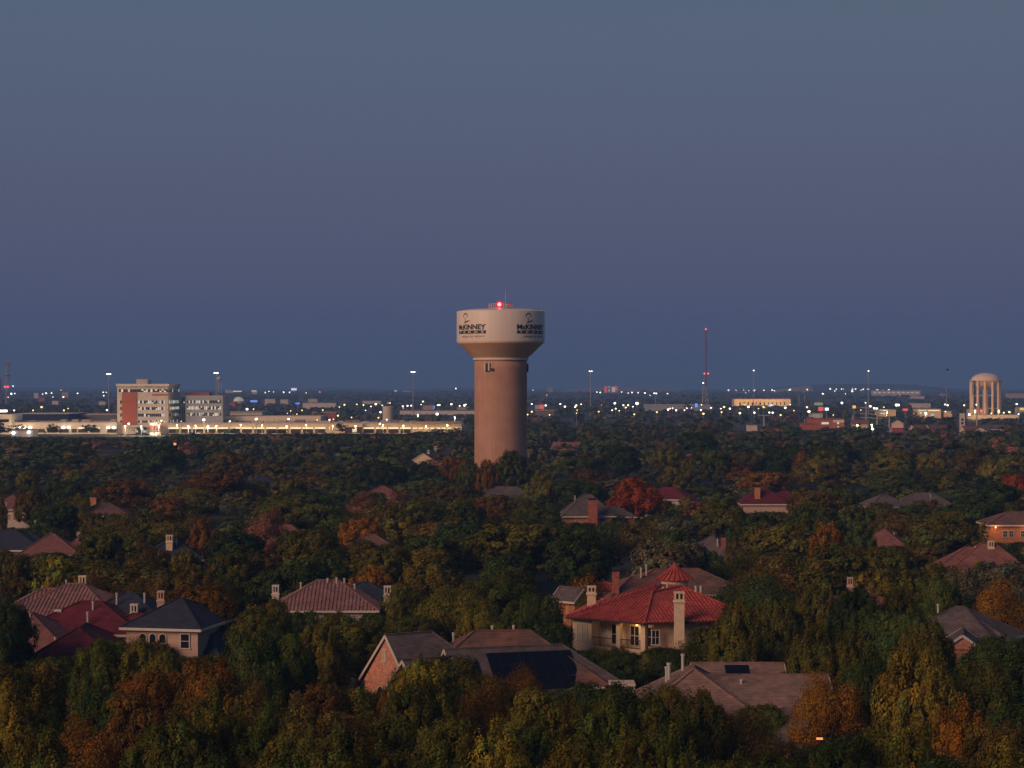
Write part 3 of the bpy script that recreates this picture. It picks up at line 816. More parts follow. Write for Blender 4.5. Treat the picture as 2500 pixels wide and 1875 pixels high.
# ---- smaller houses further back: label, landmark, blocks [(px,py,zr,ze,L,W,rot,ends,roof,wall)], chimneys, vents, protected rectangle
HH = ('hip', 'hip'); GG = ('gable', 'gable'); GH = ('gable', 'hip')
SMALL = [
 ('rose hip roof house with three white-framed dormer windows at frame edge', 'the dormer house',
  [(50, 1206, 9, 6, 13, 10, .1, HH, 'shingle_rose', 'stucco_w')], [], [(16, 1226, 430, 12), (63, 1209, 430, 4)], (0, 1204, 95, 1285)),
 ('dark slate blue roof at the frame edge under the dormer house', 'the slate roof at the edge',
  [(15, 1293, 8.2, 5.2, 14, 11, .0, HH, 'shingle_dk', 'stucco_w'), (62, 1299, 7.6, 5.2, 9, 8, .3, HH, 'shingle_dk', 'stucco_w')], [], [], (0, 1292, 90, 1335)),
 ('rose red pyramid hip roof house beside the slate roof', 'the rose pyramid roof',
  [(127, 1303, 8, 4.8, 9.6, 9, .1, HH, 'shingle_rose', 'pinkwall'), (185, 1318, 6.9, 4.8, 7, 7, .1, HH, 'shingle_rose', 'pinkwall')], [], [(124, 1301, 333, 9)], (65, 1300, 205, 1340)),
 ('navy roofed house with a single tall cream chimney among brown trees', 'the navy roof with cream chimney',
  [(420, 1316, 8, 5, 9, 8, .2, HH, 'shingle_dk', 'stucco')], [(414, 1306, 319, 18, 4, 'stucco')], [(431, 1315, 320, 8)], (382, 1305, 450, 1332)),
 ('white-walled house with a bright amber brick chimney under russet tree', 'the amber chimney house',
  [(255, 1228, 8, 5.6, 11, 9, .1, HH, 'shingle_br', 'stucco_w')], [(228, 1208, 428, 17, 4, 'amber')], [], (215, 1206, 285, 1245)),
 ('grey hip-roofed house with wide red brick chimney beside the scarlet tree', 'the red brick chimney house',
  [(1434, 1206, 9.6, 5.2, 10.5, 9.2, .05, HH, 'shingle_gr', 'brick_or'), (1500, 1236, 6.8, 4.8, 8, 7, .05, HH, 'shingle_gr', 'brick')],
  [(1447, 1214, 417, 24, 0, 'brick')], [(1404, 1210, 430, 10), (1410, 1222, 429, 10)], (1376, 1204, 1535, 1272)),
 ('crimson hip-roofed house with slender orange chimney in front of orange tree', 'the crimson roof with orange chimney',
  [(1862, 1191, 8.8, 5.3, 10.5, 9.5, .0, HH, 'shingle_red', 'pinkwall'), (1915, 1198, 7.9, 5.6, 8, 7, .0, HH, 'shingle_red', 'pinkwall')],
  [(1849, 1184, 461, 14, 4, 'amber')], [], (1798, 1184, 1940, 1245)),
 ('small maroon roof with white gutter ends right of the scarlet tree', 'the maroon roof',
  [(1632, 1190, 8, 5.4, 12, 9, -.35, HH, 'shingle_red', 'stucco_w')], [], [], (1608, 1187, 1690, 1209)),
 ('pale grey low roof half hidden by trees, paired with a wider one', 'the smaller pale grey roof',
  [(2157, 1207, 8, 5.4, 9, 8, .2, HH, 'shingle_gr', 'stucco')], [], [(2163, 1212, 455, 8)], (2142, 1206, 2172, 1220)),
 ('wider pale grey roof with thin white vent behind mixed trees', 'the wider pale grey roof',
  [(2255, 1203, 8, 5.4, 12, 8, -.1, HH, 'shingle_gr', 'stucco')], [], [(2272, 1208, 456, 8)], (2238, 1202, 2292, 1214)),
 ('pinkish sloping roof end with a white vent pipe poking from trees', 'the pink sloping roof',
  [(2158, 1291, 8, 4.9, 9, 9, -.3, HH, 'shingle_rose', 'stucco')], [], [(2183, 1301, 344, 10)], (2152, 1289, 2200, 1320)),
 ('plum red hip roof house with one white capped chimney', 'the plum red roof',
  [(2372, 1337, 8, 4.6, 12, 10, -.15, HH, 'shingle_rose', 'stucco'), (2412, 1326, 8.8, 5, 11, 9, -.15, HH, 'shingle_rose', 'stucco')],
  [(2419, 1320, 302, 16, 4, 'stucco')], [(2381, 1334, 303, 6)], (2302, 1320, 2428, 1370)),
 ('grey roofed house with a small white-edged front gable by dark trees', 'the grey gable house',
  [(2345, 1482, 8, 4.8, 11, 10, -.55, HH, 'shingle_gr', 'brick'), (2380, 1508, 7, 4.6, 7, 7, -.1, HH, 'shingle_gr', 'brick'), (2350, 1540, 6.4, 4.9, 6, 3.4, 1.35, GG, 'shingle_gr', 'brick')],
  [], [(2290, 1475, 222, 8)], (2310, 1480, 2420, 1565)),
 ('slate grey roof with stubby red chimney behind pale flowering tree', 'the stubby red chimney roof',
  [(1740, 1306, 8, 4.6, 9, 9, -.5, HH, 'shingle_gr', 'brick')], [(1766, 1304, 326, 12, 4, 'brick')], [(1752, 1316, 326, 10)], (1730, 1302, 1795, 1340)),
 ('tiny slate blue roof showing between treetops, far left of the tower', 'the tiny slate roof',
  [(640, 1160, 7.6, 5, 9, 9, .1, HH, 'shingle_dk', 'stucco_w')], [], [], (630, 1159, 650, 1169)),
 ('long flat grey ridge of a roof below the tower base', 'the long grey ridge below the tower',
  [(1237, 1188, 7.6, 5, 14, 9, .0, HH, 'shingle_gr', 'stucco')], [], [], (1204, 1186, 1270, 1194)),
 ('faded rose roof sliver among brown treetops left of the tower', 'the faded rose roof',
  [(934, 1187, 7.6, 5, 10, 9, .0, HH, 'shingle_rose', 'stucco')], [], [], (914, 1186, 956, 1193)),
 ('dusky red roof sliver beside the pinkish fluffy tree', 'the dusky red roof sliver',
  [(702, 1281, 7.6, 5, 9, 8, .0, HH, 'shingle_rose', 'stucco')], [], [], (680, 1280, 726, 1288)),
 ('flat brown roof edge low among dark trees left of big oak', 'the flat brown roof edge',
  [(906, 1304, 7.6, 5, 10, 9, .0, HH, 'shingle_br', 'stucco')], [], [], (878, 1303, 936, 1307)),
 ('roof corner with a square pink chimney right of the villa', 'the square pink chimney',
  [(2100, 1436, 8, 5, 10, 9, .0, HH, 'shingle_rose', 'stucco')], [(2075, 1409, 243, 15, 4, 'pink')], [], (2066, 1408, 2084, 1445)),
]
for lab, land, blocks, chs, vts, pr in SMALL:
    c0 = W(blocks[0][0], blocks[0][1], blocks[0][2])
    h = house(lab, c0, land)
    for (px, py, zr, ze, L, Wd, rot, ends, roof, wall) in blocks:
        hip_block(h, W(px, py, zr), rot, L, Wd, ze, zr, ends, wall, roof, oh=.45)
    for px, py, d, w, zb, st in chs: chimney(h, px, py, d, w, zb, st)
    for px, py, d, hp in vts: vent(h, px, py, d, hp)
    PROT.append((*pr, c0.y - 6))
    if land == 'the dormer house':
        q = D(22, 1253, 424); db = MB().box(q.x, q.y, q.z - 1.7, 4.6, 1.0, 1.75); dr = db.build('dormer', M['white'], h)
        for i in range(3): window(dr, (q.x - 1.35 + i * 1.35, q.y - .5, q.z - 1.4), 0, .85, 1.15, pane='brick_or', mull=0)
    if land == 'the red brick chimney house':
        q = D(1478, 1271, 424); MB().box(q.x, q.y, q.z - 1.3, 3.2, 2.6, 1.3).build('porch', M['stucco_w'], h)
        for px in (1398, 1412, 1470): window(h, tuple(D(px, 1274, c0.y - 4.66)), 0, 1.0, 1.3)
# brick house lit by its porch lamps at the right edge
c = D(2475, 1283, 390); h = house('amber-lit brick house under dark trees at the frame edge', (c.x, c.y), 'the amber-lit brick house')
hip_block(h, (c.x + 2, c.y + 5), .0, 13, 9, c.z + .1, c.z + 2.4, wall='brick_or', roof='shingle_br')
for dx in (-1.6, -.4, 1.9): window(h, (c.x + dx, c.y + .48, c.z - 2.3), 0, .85, 1.2)
for dx in (-3.6, 2.6):
    ln = MB().ball(c.x + dx, c.y - .15, c.z - .35, .16).build('porch_lamp', M['em_warm'], h)
    ll = bpy.data.objects.new('porch_light', bpy.data.lights.new('porch_light', 'POINT')); link(ll, ln)
    ll.location = Vector((c.x + dx, c.y - .9, c.z - .5)) - ORG[h.name]; ll.data.energy = 60; ll.data.color = (1, .36, .08); ll.data.shadow_soft_size = .2
PROT.append((2432, 1283, 2500, 1320, 388))

# ================================================================== water tower
TD = 560.0; TS = F / TD
tx = (1222.5 - 1250) * TD / F
def tz(py): return CH + (937.5 - py) / TS
RT, RS = 107.5 / TS, 64.2 / TS
tw = thing('water_tower', (tx, TD, 0), 'tall tan pedestal water tower with white lettered tank and red beacon', 'water tower')
LAND.append(('the water tower', 1222, 1120, TD))
zt, zb_, zr_ = tz(760), tz(835.3), tz(874.5)
MB().lathe(tx, TD, [(RS + .25, 0), (RS, 3), (RS, tz(1060)), (RS, tz(898)), (RS, zr_ - .55)], n=96).build('shaft', M['shaft'], tw, smooth=True)
for py_s in (900, 1045):
    MB().lathe(tx, TD, [(RS, tz(py_s)), (RS + .03, tz(py_s) + .02), (RS + .03, tz(py_s) + .1), (RS, tz(py_s) + .12)], n=96).build('seam', M['shaft'], tw)
MB().lathe(tx, TD, [(RS, zr_ - .55), (RS + .42, zr_ - .5), (RS + .42, zr_), (RS, zr_ + .05)], n=96).build('ring', M['tank_white'], tw)
MB().lathe(tx, TD, [(RS + .2, zr_ + .052), (RS + 1.3, zr_ + 1.0), (RT - .7, zb_ - .55), (RT - .03, zb_)], n=96).build('cone', M['tank_tan'], tw, smooth=True)
tank = MB().lathe(tx, TD, [(RT, zb_ + .002), (RT, zt - .25), (RT - .1, zt - .06), (RT - .5, zt + .02), (RT * .7, zt + .5), (RT * .3, zt + .75), (.3, zt + .8)], n=128).build('tank', M['tank_white'], tw, smooth=False)
for p in tank.data.polygons: p.use_smooth = True

def text_mesh(s, bold=.0, extrude=.015):
    cu = bpy.data.curves.new('lettering', 'FONT'); cu.body = s; cu.offset = bold; cu.extrude = extrude; cu.resolution_u = 4
    o = bpy.data.objects.new('lettering', cu); COL.objects.link(o)
    dg = bpy.context.evaluated_depsgraph_get(); dg.update()
    me = bpy.data.meshes.new_from_object(o.evaluated_get(dg))
    bpy.data.objects.remove(o); bpy.data.curves.remove(cu)
    return me

def wrap(me, name, m, parent, ang0, w, z0, hgt, lift=.03, shear=0.0):
    """fit mesh (x,y) into w x hgt, wrap on the tank centred at angle ang0 (radians, 0 = towards camera), bottom z0"""
    bm = bmesh.new(); bm.from_mesh(me)
    xs = [v.co.x for v in bm.verts]; ys = [v.co.y for v in bm.verts]
    x0, x1, y0, y1 = min(xs), max(xs), min(ys), max(ys)
    for v in bm.verts:
        v.co.x = (v.co.x - x0) / (x1 - x0) * w - w / 2; v.co.y = (v.co.y - y0) / (y1 - y0) * hgt
        v.co.x += v.co.y * shear
    k = -w / 2 + .35
    while k < w / 2:
        bmesh.ops.bisect_plane(bm, geom=bm.verts[:] + bm.edges[:] + bm.faces[:], plane_co=(k, 0, 0), plane_no=(1, 0, 0)); k += .35
    og = ORG[parent.name]
    for v in bm.verts:
        t = ang0 + v.co.x / RT; r = RT + lift + v.co.z
        v.co = Vector((tx + r * math.sin(t), TD - r * math.cos(t), z0 + v.co.y)) - og
    me2 = bpy.data.meshes.new(name); bm.to_mesh(me2); bm.free(); bpy.data.meshes.remove(me)
    me2.materials.append(m)
    return link(bpy.data.objects.new(name, me2), parent)

def strip_mesh(pts, wd):
    """flat ribbon along 2-D points with per-point width"""
    me = bpy.data.meshes.new('ribbon'); V = []; Fc = []
    for i, p in enumerate(pts):
        a_ = Vector(pts[max(i - 1, 0)]); b_ = Vector(pts[min(i + 1, len(pts) - 1)])
        t = (b_ - a_).normalized(); nn = Vector((-t.y, t.x)) * (wd[i] if hasattr(wd, '__len__') else wd) / 2
        V += [(p[0] + nn.x, p[1] + nn.y, 0), (p[0] - nn.x, p[1] - nn.y, 0)]
        if i: Fc.append([2 * i - 2, 2 * i - 1, 2 * i + 1, 2 * i])
    me.from_pydata(V, [], Fc); me.update(); return me

def wrap_abs(me, name, m, parent, ang0, z0, lift=.03):
    og = ORG[parent.name]
    for v in me.vertices:
        t = ang0 + v.co.x / RT; r = RT + lift + v.co.z
        v.co = Vector((tx + r * math.sin(t), TD - r * math.cos(t), z0 + v.co.y)) - og
    me.materials.append(m); me.name = name
    return link(bpy.data.objects.new(name, me), parent)

def ly(y): return tz(680 + y * .2773)
for ang in (R(-43.9), R(46.5)):
    wd = R(50) * RT
    wrap(text_mesh('McKINNEY', .038), 'lettering', M['ink'], tank, ang, wd, ly(458), ly(412) - ly(458))
    bar = bpy.data.meshes.new('bar'); nseg = 24
    bar.from_pydata([(wd * (i / nseg - .5), yy, 0) for i in range(nseg + 1) for yy in (0, ly(465) - ly(493))], [], [[2 * i, 2 * i + 2, 2 * i + 3, 2 * i + 1] for i in range(nseg)])
    wrap_abs(bar, 'name_bar', M['ink_teal'], tank, ang, ly(493), .02)
    hb = ly(465) - ly(493)
    wrap(text_mesh('T  E  X  A  S', .02), 'lettering', M['tank_white'], tank, ang, wd * .88, ly(493) + hb * .2, hb * .62, .05)
    wrap(text_mesh('unique by nature', .004), 'lettering', M['ink_tan'], tank, ang + R(3.2), R(38) * RT, ly(531), ly(503) - ly(531), .03, .18)
    ux = -.16 * wd
    arc = [(ux + .86 * math.cos(t), ly(345) + .15 + (.72 if math.sin(t) > 0 else .45) * math.sin(t)) for t in [R(-38 + i * (256 / 18)) for i in range(19)]]
    wrap_abs(strip_mesh(arc, [.16 + .14 * math.sin(math.pi * i / 18) for i in range(19)]), 'emblem', M['ink'], tank, ang, 0, .032)
    wrap_abs(strip_mesh([(ux - .1, ly(352)), (ux - .1, ly(375)), (ux - .16, ly(396))], [.2, .18, .26]), 'emblem', M['ink'], tank, ang, 0, .034)
    sw = [(ux - .7 + 2.6 * k / 12, ly(405) + .75 * math.sin(k / 12 * 1.75) ** 1.0) for k in range(13)]
    wrap_abs(strip_mesh(sw, [.08 + .26 * math.sin(math.pi * k / 12) for k in range(13)]), 'emblem', M['ink'], tank, ang, 0, .036)
# rooftop platform with railing, beacon and aerials
pz = zt + .8; pr_ = 29 / TS
mb = MB().cyl(tx, TD, zt + .72, pz + .12, pr_ * .98, n=28); pl = mb.build('platform', M['steel'], tw)
rb = MB(); n = 28
for k in range(n):
    t0, t1 = 2 * math.pi * k / n, 2 * math.pi * (k + 1) / n
    for zz_, w_ in ((.12, .1), (.65, .07), (1.2, .1)):
        rb.beam((tx + pr_ * math.cos(t0), TD + pr_ * math.sin(t0), pz + zz_), (tx + pr_ * math.cos(t1), TD + pr_ * math.sin(t1), pz + zz_), w_, w_)
    rb.box(tx + pr_ * math.cos(t0), TD + pr_ * math.sin(t0), pz, .08, .08, 1.25)
rb.build('railing', M['white'], pl)
er = MB()
for k in range(20):
    t0 = R(-75 + k * 7.8); t1 = R(-75 + (k + 1) * 7.8)
    er.beam((tx + (RT - .6) * math.cos(t0), TD + (RT - .6) * math.sin(t0), zt + .35), (tx + (RT - .6) * math.cos(t1), TD + (RT - .6) * math.sin(t1), zt + .35), .06, .06)
    er.box(tx + (RT - .6) * math.cos(t0), TD + (RT - .6) * math.sin(t0), zt - .05, .06, .06, .4)
er.build('edge_railing', M['white'], tank)
bx_, bz_ = tx + (1219.4 - 1222.5) / TS, tz(743.8)
mb = MB().cyl(bx_, TD - pr_ * .6, pz + .1, bz_ - .5, .16, n=8); bm_ = mb.build('beacon_mast', M['steel'], tw)
bn = MB().ball(bx_, TD - pr_ * .6, bz_, .58, .58, .56, 14, 8).build('beacon', M['bulb'], bm_)
MB().ball(bx_, TD - pr_ * .6, bz_, 1.15, 1.15, 1.05, 18, 10).build('red_glare', M['lens'], bm_)  # added shell: paints the red glare around the beacon
rl_ = bpy.data.objects.new('beacon_light', bpy.data.lights.new('beacon_light', 'POINT')); link(rl_, bm_)
rl_.location = Vector((bx_, TD - pr_ * .6 - 1.0, bz_ + .1)) - ORG[tw.name]; rl_.data.energy = 900; rl_.data.color = (1, .04, .06); rl_.data.shadow_soft_size = .5
MB().ball(bx_, TD - pr_ - .1, zt + .62, .22).build('obstruction_lamp', M['em_red'], tw)
ax_ = tx + (1234 - 1222.5) / TS
MB().cyl(ax_, TD, pz, tz(708), .07, .035, n=6).build('whip_aerial', M['white'], tw)
for q, pyt in ((1247, 736), (1242, 742), (1204, 743), (1197, 746)):
    x_ = tx + (q - 1222.5) / TS; mb = MB().cyl(x_, TD - 1, pz, tz(pyt), .06, n=6); mb.box(x_, TD - 1.1, tz(pyt) - .9, .3, .2, .9); mb.build('aerial', M['red_steel'], tw)
# panel antennas below the ring
def on_shaft(px): 
    s_ = max(-.999, min(.999, (px - 1222.5) / 64.2)); t = math.asin(s_); return t, tx + RS * math.sin(t), TD - RS * math.cos(t)
for px, a0, a1 in ((1186.5, 886, 905), (1195.5, 886, 906)):
    t, x_, y_ = on_shaft(px)
    MB().box(x_ + .35 * math.sin(t), y_ - .35 * math.cos(t), tz(a1), .42, .25, tz(a0) - tz(a1), t).build('panel_antenna', M['white'], tw)
t, x_, y_ = on_shaft(1191); mb = MB()
for pz_ in (tz(889), tz(903)): mb.box(x_ + .12 * math.sin(t), y_ - .12 * math.cos(t), pz_, 2.0, .3, .12, t)
mb.box(x_ + .1 * math.sin(t), y_ - .1 * math.cos(t), tz(908), .9, .25, tz(888) - tz(908), t)
t2, x2, y2 = on_shaft(1203); mb.box(x2 + .15 * math.sin(t2), y2 - .15 * math.cos(t2), tz(906), .8, .35, .75, t2)
mb.build('antenna_bracket', M['dark'], tw)
t, x_, y_ = on_shaft(1285.6)
mb = MB().box(x_ + .3, y_, tz(908), .45, .6, tz(888) - tz(908)); mb.build('panel_antenna', M['dark'], tw)

# ================================================================== town in the distance
def Z(zone, x, y):
    k = .28933
    ox, oy = {'A': (0, 860), 'B': (600, 860), 'C': (1260, 780), 'D': (1860, 860)}[zone]
    return ox + x * k, oy + y * k

def pbox(mb, px0, px1, pyt, pyb, d, depth, mi=0):
    """box whose front face at distance d fills the pixel rectangle"""
    x0, x1 = (px0 - 1250) * d / F, (px1 - 1250) * d / F
    z1, z0 = CH + (937.5 - pyt) * d / F, max(0, CH + (937.5 - pyb) * d / F)
    return mb.box((x0 + x1) / 2, d + depth / 2, z0, x1 - x0, depth, z1 - z0, 0, mi)

WM = [M['glass'], M['em_win'], M['em_winc'], M['em_wing'], M['steel']]
def band(parent, px0, px1, pyt, pyb, d, n, weights, seed, name='window_band'):
    """a ribbon window: n panes set between mullions, each dark or lit"""
    rg = random.Random(seed)
    x0, x1 = (px0 - 1250) * d / F, (px1 - 1250) * d / F
    z1, z0 = CH + (937.5 - pyt) * d / F, CH + (937.5 - pyb) * d / F
    mb = MB(); w = (x1 - x0) / n
    for i in range(n):
        m_ = rg.choices((0, 1, 2, 3), weights)[0]
        for j, (q0, q1) in enumerate(((z0, z0 + (z1 - z0) * .5), (z0 + (z1 - z0) * .5, z1))):
            mm = m_ if rg.random() < .75 else 0
            mb.add([(x0 + i * w + .12, d - .05, q0 + .04), (x0 + (i + 1) * w - .12, d - .05, q0 + .04), (x0 + (i + 1) * w - .12, d - .05, q1 - .04), (x0 + i * w + .12, d - .05, q1 - .04)], [[0, 1, 2, 3]], mm)
    mb.box((x0 + x1) / 2, d + .05, z0 - .1, x1 - x0, .12, z1 - z0 + .2, 0, 4)
    for i in range(n + 1): mb.box(x0 + i * w, d - .05, z0, .1, .12, z1 - z0, 0, 4)
    return mb.build(name, WM, parent)

def band_side(parent, x, y0, y1, z0, z1, n, weights, seed):
    rg = random.Random(seed); mb = MB(); w = (y1 - y0) / n
    for i in range(n):
        m_ = rg.choices((0, 1, 2, 3), weights)[0]
        mb.add([(x + .06, y0 + i * w + .12, z0), (x + .06, y0 + (i + 1) * w - .12, z0), (x + .06, y0 + (i + 1) * w - .12, z1), (x + .06, y0 + i * w + .12, z1)], [[0, 1, 2, 3]], m_)
    mb.box(x - .02, (y0 + y1) / 2, z0 - .08, .1, y1 - y0, z1 - z0 + .16, 0, 4)
    return mb.build('window_band', WM, parent)

HD = 1320.0
def hz(py, d=HD): return CH + (937.5 - py) * d / F
# --- hospital tower
c = D(350, 1000, HD)
ht = thing('office_tower', (c.x, HD + 20, 0), 'six-storey pale office block with terracotta panel and flat overhanging roof', 'office building')
LAND.append(('the terracotta-panelled office block', 350, 1000, HD))
mb = MB(); pbox(mb, 286, 411, 943, 1070, HD, 44); mb.build('wall', M['conc'], ht)
mb = MB(); pbox(mb, 283, 412.5, 937.3, 942.9, HD - 1.5, 48); mb.build('roof', M['conc_w'], ht)
mb = MB(); pbox(mb, 333, 360.5, 926, 937.2, HD + 12, 14); mb.build('penthouse', M['conc'], ht)
mb = MB(); pbox(mb, 298, 333, 957.5, 1037, HD - .8, .8); mb.build('terracotta_panel', M['terracotta'], ht)
band(ht, 290, 411, 950.3, 957.2, HD, 22, (7, 3, 2, 0), 3)
for i, (y0, y1, wt) in enumerate(((978, 985.5, (5, 1.5, 3, 1)), (994, 1000.5, (2, 4, 3, 1)), (1010, 1017, (5, 2, 2, 0)), (1026.5, 1032, (4, 3, 2, 0)))):
    band(ht, 337, 403.5, y0, y1, HD, 14, wt, 10 + i); band(ht, 293.5, 297.5, y0, y1, HD, 1, (1, 0, 0, 0), 20 + i)
    xs = (411 - 1250) * HD / F
    band_side(ht, xs, HD + 2, HD + 42, hz(y1), hz(y0), 14, ((2, 2, 3, 2), (1, 2, 3, 3), (6, 0, 1, 1), (6, 1, 1, 0))[i], 30 + i)
band_side(ht, (411 - 1250) * HD / F, HD + 1, HD + 43, hz(957.2), hz(950.3), 12, (8, 0, 1, 0), 40)
mb = MB(); pbox(mb, 371, 410, 962, 965.5, HD - .3, .3); mb.build('sign_recess', M['terracotta'], ht)
# entrance canopy and mosaic drum
mb = MB(); pbox(mb, 300, 385, 1038.5, 1042, HD - 16, 16); mb.build('entrance_canopy', M['conc_w'], ht)
band(ht, 330, 358, 1045, 1056, HD - 6, 8, (1, 5, 1, 0), 50, 'entrance_glazing')
mb = MB(); pbox(mb, 300, 330, 1042.2, 1060, HD - 8, 7.5); pbox(mb, 358, 384, 1042.2, 1060, HD - 8, 7.5); mb.build('entrance_wall', M['conc'], ht)
p = D(379, 1062, HD - 40); mb = MB()
for i in range(10):
    t0 = 2 * math.pi * i / 10
    for j in range(4): mb.box(p.x + 3.3 * math.cos(t0), p.y + 3.3 * math.sin(t0), j * 2.1, 1.9, .4, 2.0, t0 + math.pi / 2, (i * 3 + j * 5) % 3)
dr = thing('mosaic_drum', (p.x, p.y, 0), 'round drum of patterned panels standing before the office entrance', 'sculpture')
mb.build('panel_ring', [M['conc_w'], M['terracotta'], M['roofgrey']], dr)
# --- annex
c = D(498, 1000, HD + 10)
an = thing('office_annex', (c.x, HD + 30, 0), 'four-storey grey office annex with ribbon windows right of the terracotta block', 'office building')
LAND.append(('the grey office annex', 498, 1000, HD))
mb = MB(); pbox(mb, 453, 544, 965.5, 1070, HD + 10, 34); mb.build('wall', M['conc_grey'], an)
mb = MB(); pbox(mb, 441.2, 453, 969, 1060, HD + 22, 16); mb.build('link_block', M['roofgrey'], an)
mb = MB(); pbox(mb, 451, 511, 958.5, 965.4, HD + 20, 14); mb.build('penthouse', M['terracotta'], an)
for i, (y0, y1, wt) in enumerate(((977.5, 984.5, (4, 1, 2, 1)), (992, 1000, (2, 2, 4, 2)), (1008, 1015, (3, 1, 2, 4)))):
    band(an, 456, 540, y0, y1, HD + 10, 20, wt, 60 + i)
band(an, 443, 452, 978, 984, HD + 22, 2, (1, 4, 0, 0), 66); band(an, 443, 452, 994, 1012, HD + 22, 2, (5, 1, 0, 1), 67)
# --- long low wings
def strip(parent, px0, px1, py, d, t=.8, m='em_strip', name='light_strip'):
    mb = MB(); pbox(mb, px0, px1, py - t * F / d / 2, py + t * F / d / 2, d - .35, .3); return mb.build(name, M[m], parent)
lw = thing('clinic_wing', (D(140, 1000, HD).x, HD, 0), 'long low pale wing with dark bay doors left of the office block', 'building')
LAND.append(('the long pale wing', 150, 1045, HD))
mb = MB(); pbox(mb, -40, 285.5, 1031.8, 1070, HD - 4, 50); mb.build('wall', M['conc_w'], lw)
mb = MB(); pbox(mb, -40, 285.4, 1030.6, 1031.7, HD - 4.6, 51); mb.build('roof_edge', M['conc'], lw)
for x0, x1, lit in ((300, 378, 0), (400, 480, 0), (500, 580, 0), (603, 648, 0), (660, 740, 1), (762, 842, 1), (905, 985, 0)):
    a0, y0 = Z('A', x0, 647); a1, y1 = Z('A', x1, 678)
    mb = MB(); pbox(mb, a0, a1, y0, y1, HD - 4.2, .15); mb.build('bay_door', M['gutter'], lw)
    if lit: strip(lw, a0, a1, Z('A', 0, 641)[1], HD - 4.2)
for x0, x1, hgt in ((240, 300, 4), (510, 560, 6), (605, 660, 6), (690, 762, 6), (935, 975, 7), (150, 200, 3)):
    a0, _ = Z('A', x0, 0); a1, _ = Z('A', x1, 0)
    mb = MB(); pbox(mb, a0, a1, 1030.4 - hgt, 1030.4, HD + 8, 8); mb.build('rooftop_unit', M['unit'], lw)
wall_lamps = [(110, 635), (158, 635), (205, 635), (255, 635), (535, 635), (580, 635), (912, 637), (960, 637)]
for i, (x, y) in enumerate(wall_lamps):
    px, py = Z('A', x, y); p = D(px, py, HD - 5)
    ln = MB().ball(p.x, p.y, p.z, 1.15, .7, .8).build('wall_lamp', M['em_white'], lw)
    if i % 2 == 0:
        ll = bpy.data.objects.new('wall_light', bpy.data.lights.new('wall_light', 'POINT')); link(ll, ln)
        ll.location = Vector((p.x + 6, p.y - 14, p.z)) - ORG[lw.name]; ll.data.energy = 3600; ll.data.color = (1, .66, .32); ll.data.shadow_soft_size = 1
lb = thing('loading_annex', (D(54, 1060, 1240).x, 1240, 0), 'small pale flat-roofed annex with two round lamps before the long wing', 'building')
mb = MB(); pbox(mb, 28, 80.5, 1049.5, 1075, 1235, 14); mb.build('wall', M['conc_w'], lb)
mb = MB(); pbox(mb, 27, 81.5, 1048.7, 1049.4, 1234, 16); mb.build('roof', M['roofgrey'], lb)
for x, y in ((113, 681), (243, 675)):
    px, py = Z('A', x, y); p = D(px, py, 1234); MB().ball(p.x, p.y, p.z, 1.1, .6, .9).build('wall_lamp', M['em_blue'], lb)
lc = thing('corner_block', (D(10, 1000, HD).x, HD, 0), 'taller pale block at the frame edge joined to the long wing', 'building')
mb = MB(); pbox(mb, -60, 27.5, 1012.5, 1070, HD - 12, 30); mb.build('wall', M['conc_w'], lc)
for y0, y1 in ((566, 590), (635, 672)):
    a1, b0 = Z('A', 75 if y0 < 600 else 42, y0); _, b1 = Z('A', 0, y1)
    mb = MB(); pbox(mb, -30, a1, b0, b1, HD - 12.2, .15); mb.build('window', M['glass'], lc)
mb = MB(); pbox(mb, -10, 14, 1001, 1006, HD - 13, 4); mb.build('roof_flood', M['em_white'], lc)
rw = thing('clinic_wing', (D(700, 1000, HD).x, HD, 0), 'very long low sodium-lit wing with bright strip lights right of the office blocks', 'building')
LAND.append(('the strip-lit wing', 720, 1048, HD))
mb = MB(); pbox(mb, 411.2, 1005, 1033.5, 1070, HD - 4, 46); mb.build('wall', M['conc'], rw)
mb = MB(); pbox(mb, 411.2, 1005.5, 1032.4, 1033.4, HD - 4.6, 47); mb.build('roof_edge', M['conc_w'], rw)
x = 411.0
while x < 1000:
    if not (792 < x < 872):
        a1 = min(x + 26, 1004)
        strip(rw, x, a1, 1045.3, HD - 4.3)
        mb = MB(); pbox(mb, x + 1, a1 - 1, 1047.5, 1057, HD - 4.2, .15); mb.build('window', M['gutter'], rw)
    x += 29.8
mb = MB(); pbox(mb, 820, 885, 1034, 1059, HD - 10, 5.8); mb.build('entrance_block', M['conc'], rw)
mb = MB(); pbox(mb, 842, 884, 1043, 1057, HD - 10.2, .15); mb.build('entrance_recess', M['gutter'], rw)
mb = MB(); pbox(mb, 860, 871, 1047, 1055, HD - 10.5, .2); mb.build('entrance_glazing', M['em_win'], rw)
